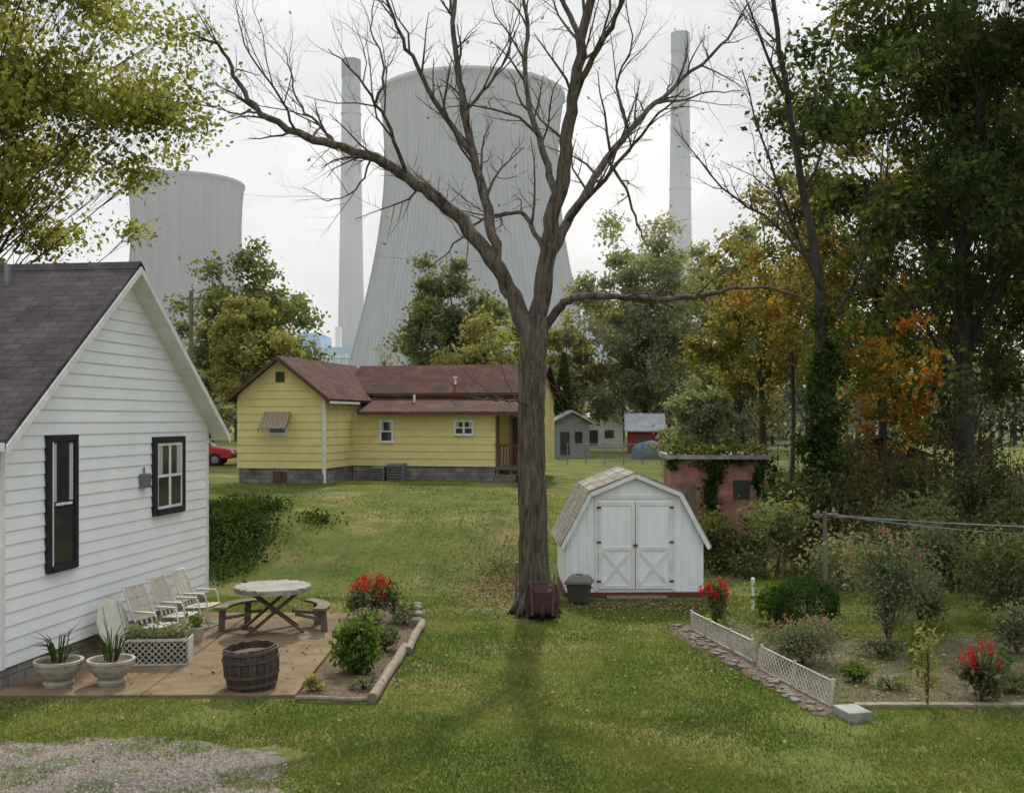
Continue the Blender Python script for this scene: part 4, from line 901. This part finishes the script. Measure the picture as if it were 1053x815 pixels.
def chimney(name,x,y,h,r0,r1,band):
    e=empty(name,(x,y,0)); f=B(); f.lathe([(r0,0),(r0*.85+r1*.15,h*.3),(r0*.4+r1*.6,h*.6),(r1,h-14)],40); f.make('shaft',chim,e,smooth=True)
    f=B(); f.lathe([(r1,h-14),(r1+.4,h-13.5),(r1+.4,h),(r1-1.5,h),(r1-1.5,h-8)],40); f.make('cap_band',band,e)
    f=B()
    for z in (h*.35,h*.6,h*.85): rr=r1+(r0-r1)*(1-z/h); f.lathe([(rr-.2,z),(rr+.5,z),(rr+.5,z+.6),(rr-.2,z+.6)],32)
    f.beam((0,-r0-.3,0),(0,-r1-.3,h-14),1.0,.5); f.make('platforms_and_ladder',chim,e)
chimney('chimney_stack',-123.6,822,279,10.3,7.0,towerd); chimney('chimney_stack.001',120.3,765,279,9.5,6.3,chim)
e=empty('power_plant',(0,600,0)); f=B(); 
for x0,x1,z in ((-121,-108,52),(-108,-88,44),(-88,-40,36),(-40,-10,40),(24,36,58),(36,62,62),(62,90,44)): f.box(x0,x1,0,40,0,z)
f.make('boiler_halls',plantm,e)
f=B()
for i in range(7): f.box(-120+i*4.5,-119.4+i*4.5,-.6,-.1,4,40)
for z in (14,26,38): f.box(-121,-88,-.9,-.2,z,z+.8); f.box(24,62,-.9,-.2,z+10,z+10.8)
f.box(-118,-116,5,8,52,60); f.box(-100,-97,5,9,44,56); f.make('ducts_and_bands',whitetrim,e)

# thin haze lying in the valley beyond the houses: a real homogeneous volume of air
m,t=nt('valley_haze'); vs_=nd(t,'ShaderNodeVolumeScatter'); vs_.inputs['Color'].default_value=(.96,.98,1,1); vs_.inputs['Density'].default_value=.00042; vs_.inputs['Anisotropy'].default_value=.4
o=nd(t,'ShaderNodeOutputMaterial'); t.links.new(vs_.outputs[0],o.inputs['Volume'])
B().box(-900,900,66,1300,-2,140).make('haze_air',m)

# ---------------------------------------------------------------- sky, sun, camera
EL=R(43); AZ=R(3)
wd=bpy.data.worlds.new('World'); scene.world=wd; wd.use_nodes=True; t=wd.node_tree; t.nodes.clear(); L=t.links.new
sky=nd(t,'ShaderNodeTexSky',sky_type='NISHITA'); sky.sun_disc=False; sky.sun_elevation=EL; sky.sun_rotation=AZ; sky.dust_density=4; sky.air_density=1.2
b1=nd(t,'ShaderNodeBackground'); b1.inputs[1].default_value=.10; L(sky.outputs[0],b1.inputs[0])
tc=nd(t,'ShaderNodeTexCoord'); mp=nd(t,'ShaderNodeMapping'); mp.inputs['Scale'].default_value=(1,1,2.2); L(tc.outputs['Generated'],mp.inputs[0])
n=nd(t,'ShaderNodeTexNoise'); n.inputs['Scale'].default_value=2.9; n.inputs['Detail'].default_value=5; n.inputs['Roughness'].default_value=.5; n.inputs['Distortion'].default_value=.4; L(mp.outputs[0],n.inputs['Vector'])
r=nd(t,'ShaderNodeValToRGB'); r.color_ramp.elements[0].position=.40; r.color_ramp.elements[1].position=.60
r.color_ramp.elements[0].color=(.62,.655,.69,1); r.color_ramp.elements[1].color=(.87,.89,.90,1); L(n.outputs[0],r.inputs[0])
sp=nd(t,'ShaderNodeSeparateXYZ'); L(tc.outputs['Generated'],sp.inputs[0]); mr=nd(t,'ShaderNodeMapRange'); mr.inputs[1].default_value=.38; mr.inputs[2].default_value=.95; mr.inputs[3].default_value=1; mr.inputs[4].default_value=2.4; L(sp.outputs[2],mr.inputs[0])
b2=nd(t,'ShaderNodeBackground'); L(r.outputs[0],b2.inputs[0]); L(mr.outputs[0],b2.inputs[1])
ms=nd(t,'ShaderNodeMixShader'); ms.inputs[0].default_value=.88; L(b1.outputs[0],ms.inputs[1]); L(b2.outputs[0],ms.inputs[2])
o=nd(t,'ShaderNodeOutputWorld'); L(ms.outputs[0],o.inputs[0])
s=Vector((math.sin(AZ)*math.cos(EL),math.cos(AZ)*math.cos(EL),math.sin(EL)))
ld=bpy.data.lights.new('sun','SUN'); ld.energy=3.6; ld.angle=R(2.0); ld.color=(1,.95,.86)
lo=bpy.data.objects.new('sun',ld); lo.rotation_euler=s.to_track_quat('Z','Y').to_euler(); scene.collection.objects.link(lo)
cd=bpy.data.cameras.new('camera'); cd.sensor_width=36; cd.lens=37.6; cd.shift_y=.0214; cd.clip_end=5000; cd.clip_start=.1
co=bpy.data.objects.new('camera',cd); co.location=(0,0,4); co.rotation_euler=(R(90),0,0); scene.collection.objects.link(co); scene.camera=co
scene.view_settings.view_transform='Standard'; scene.view_settings.look='None'; scene.view_settings.exposure=0
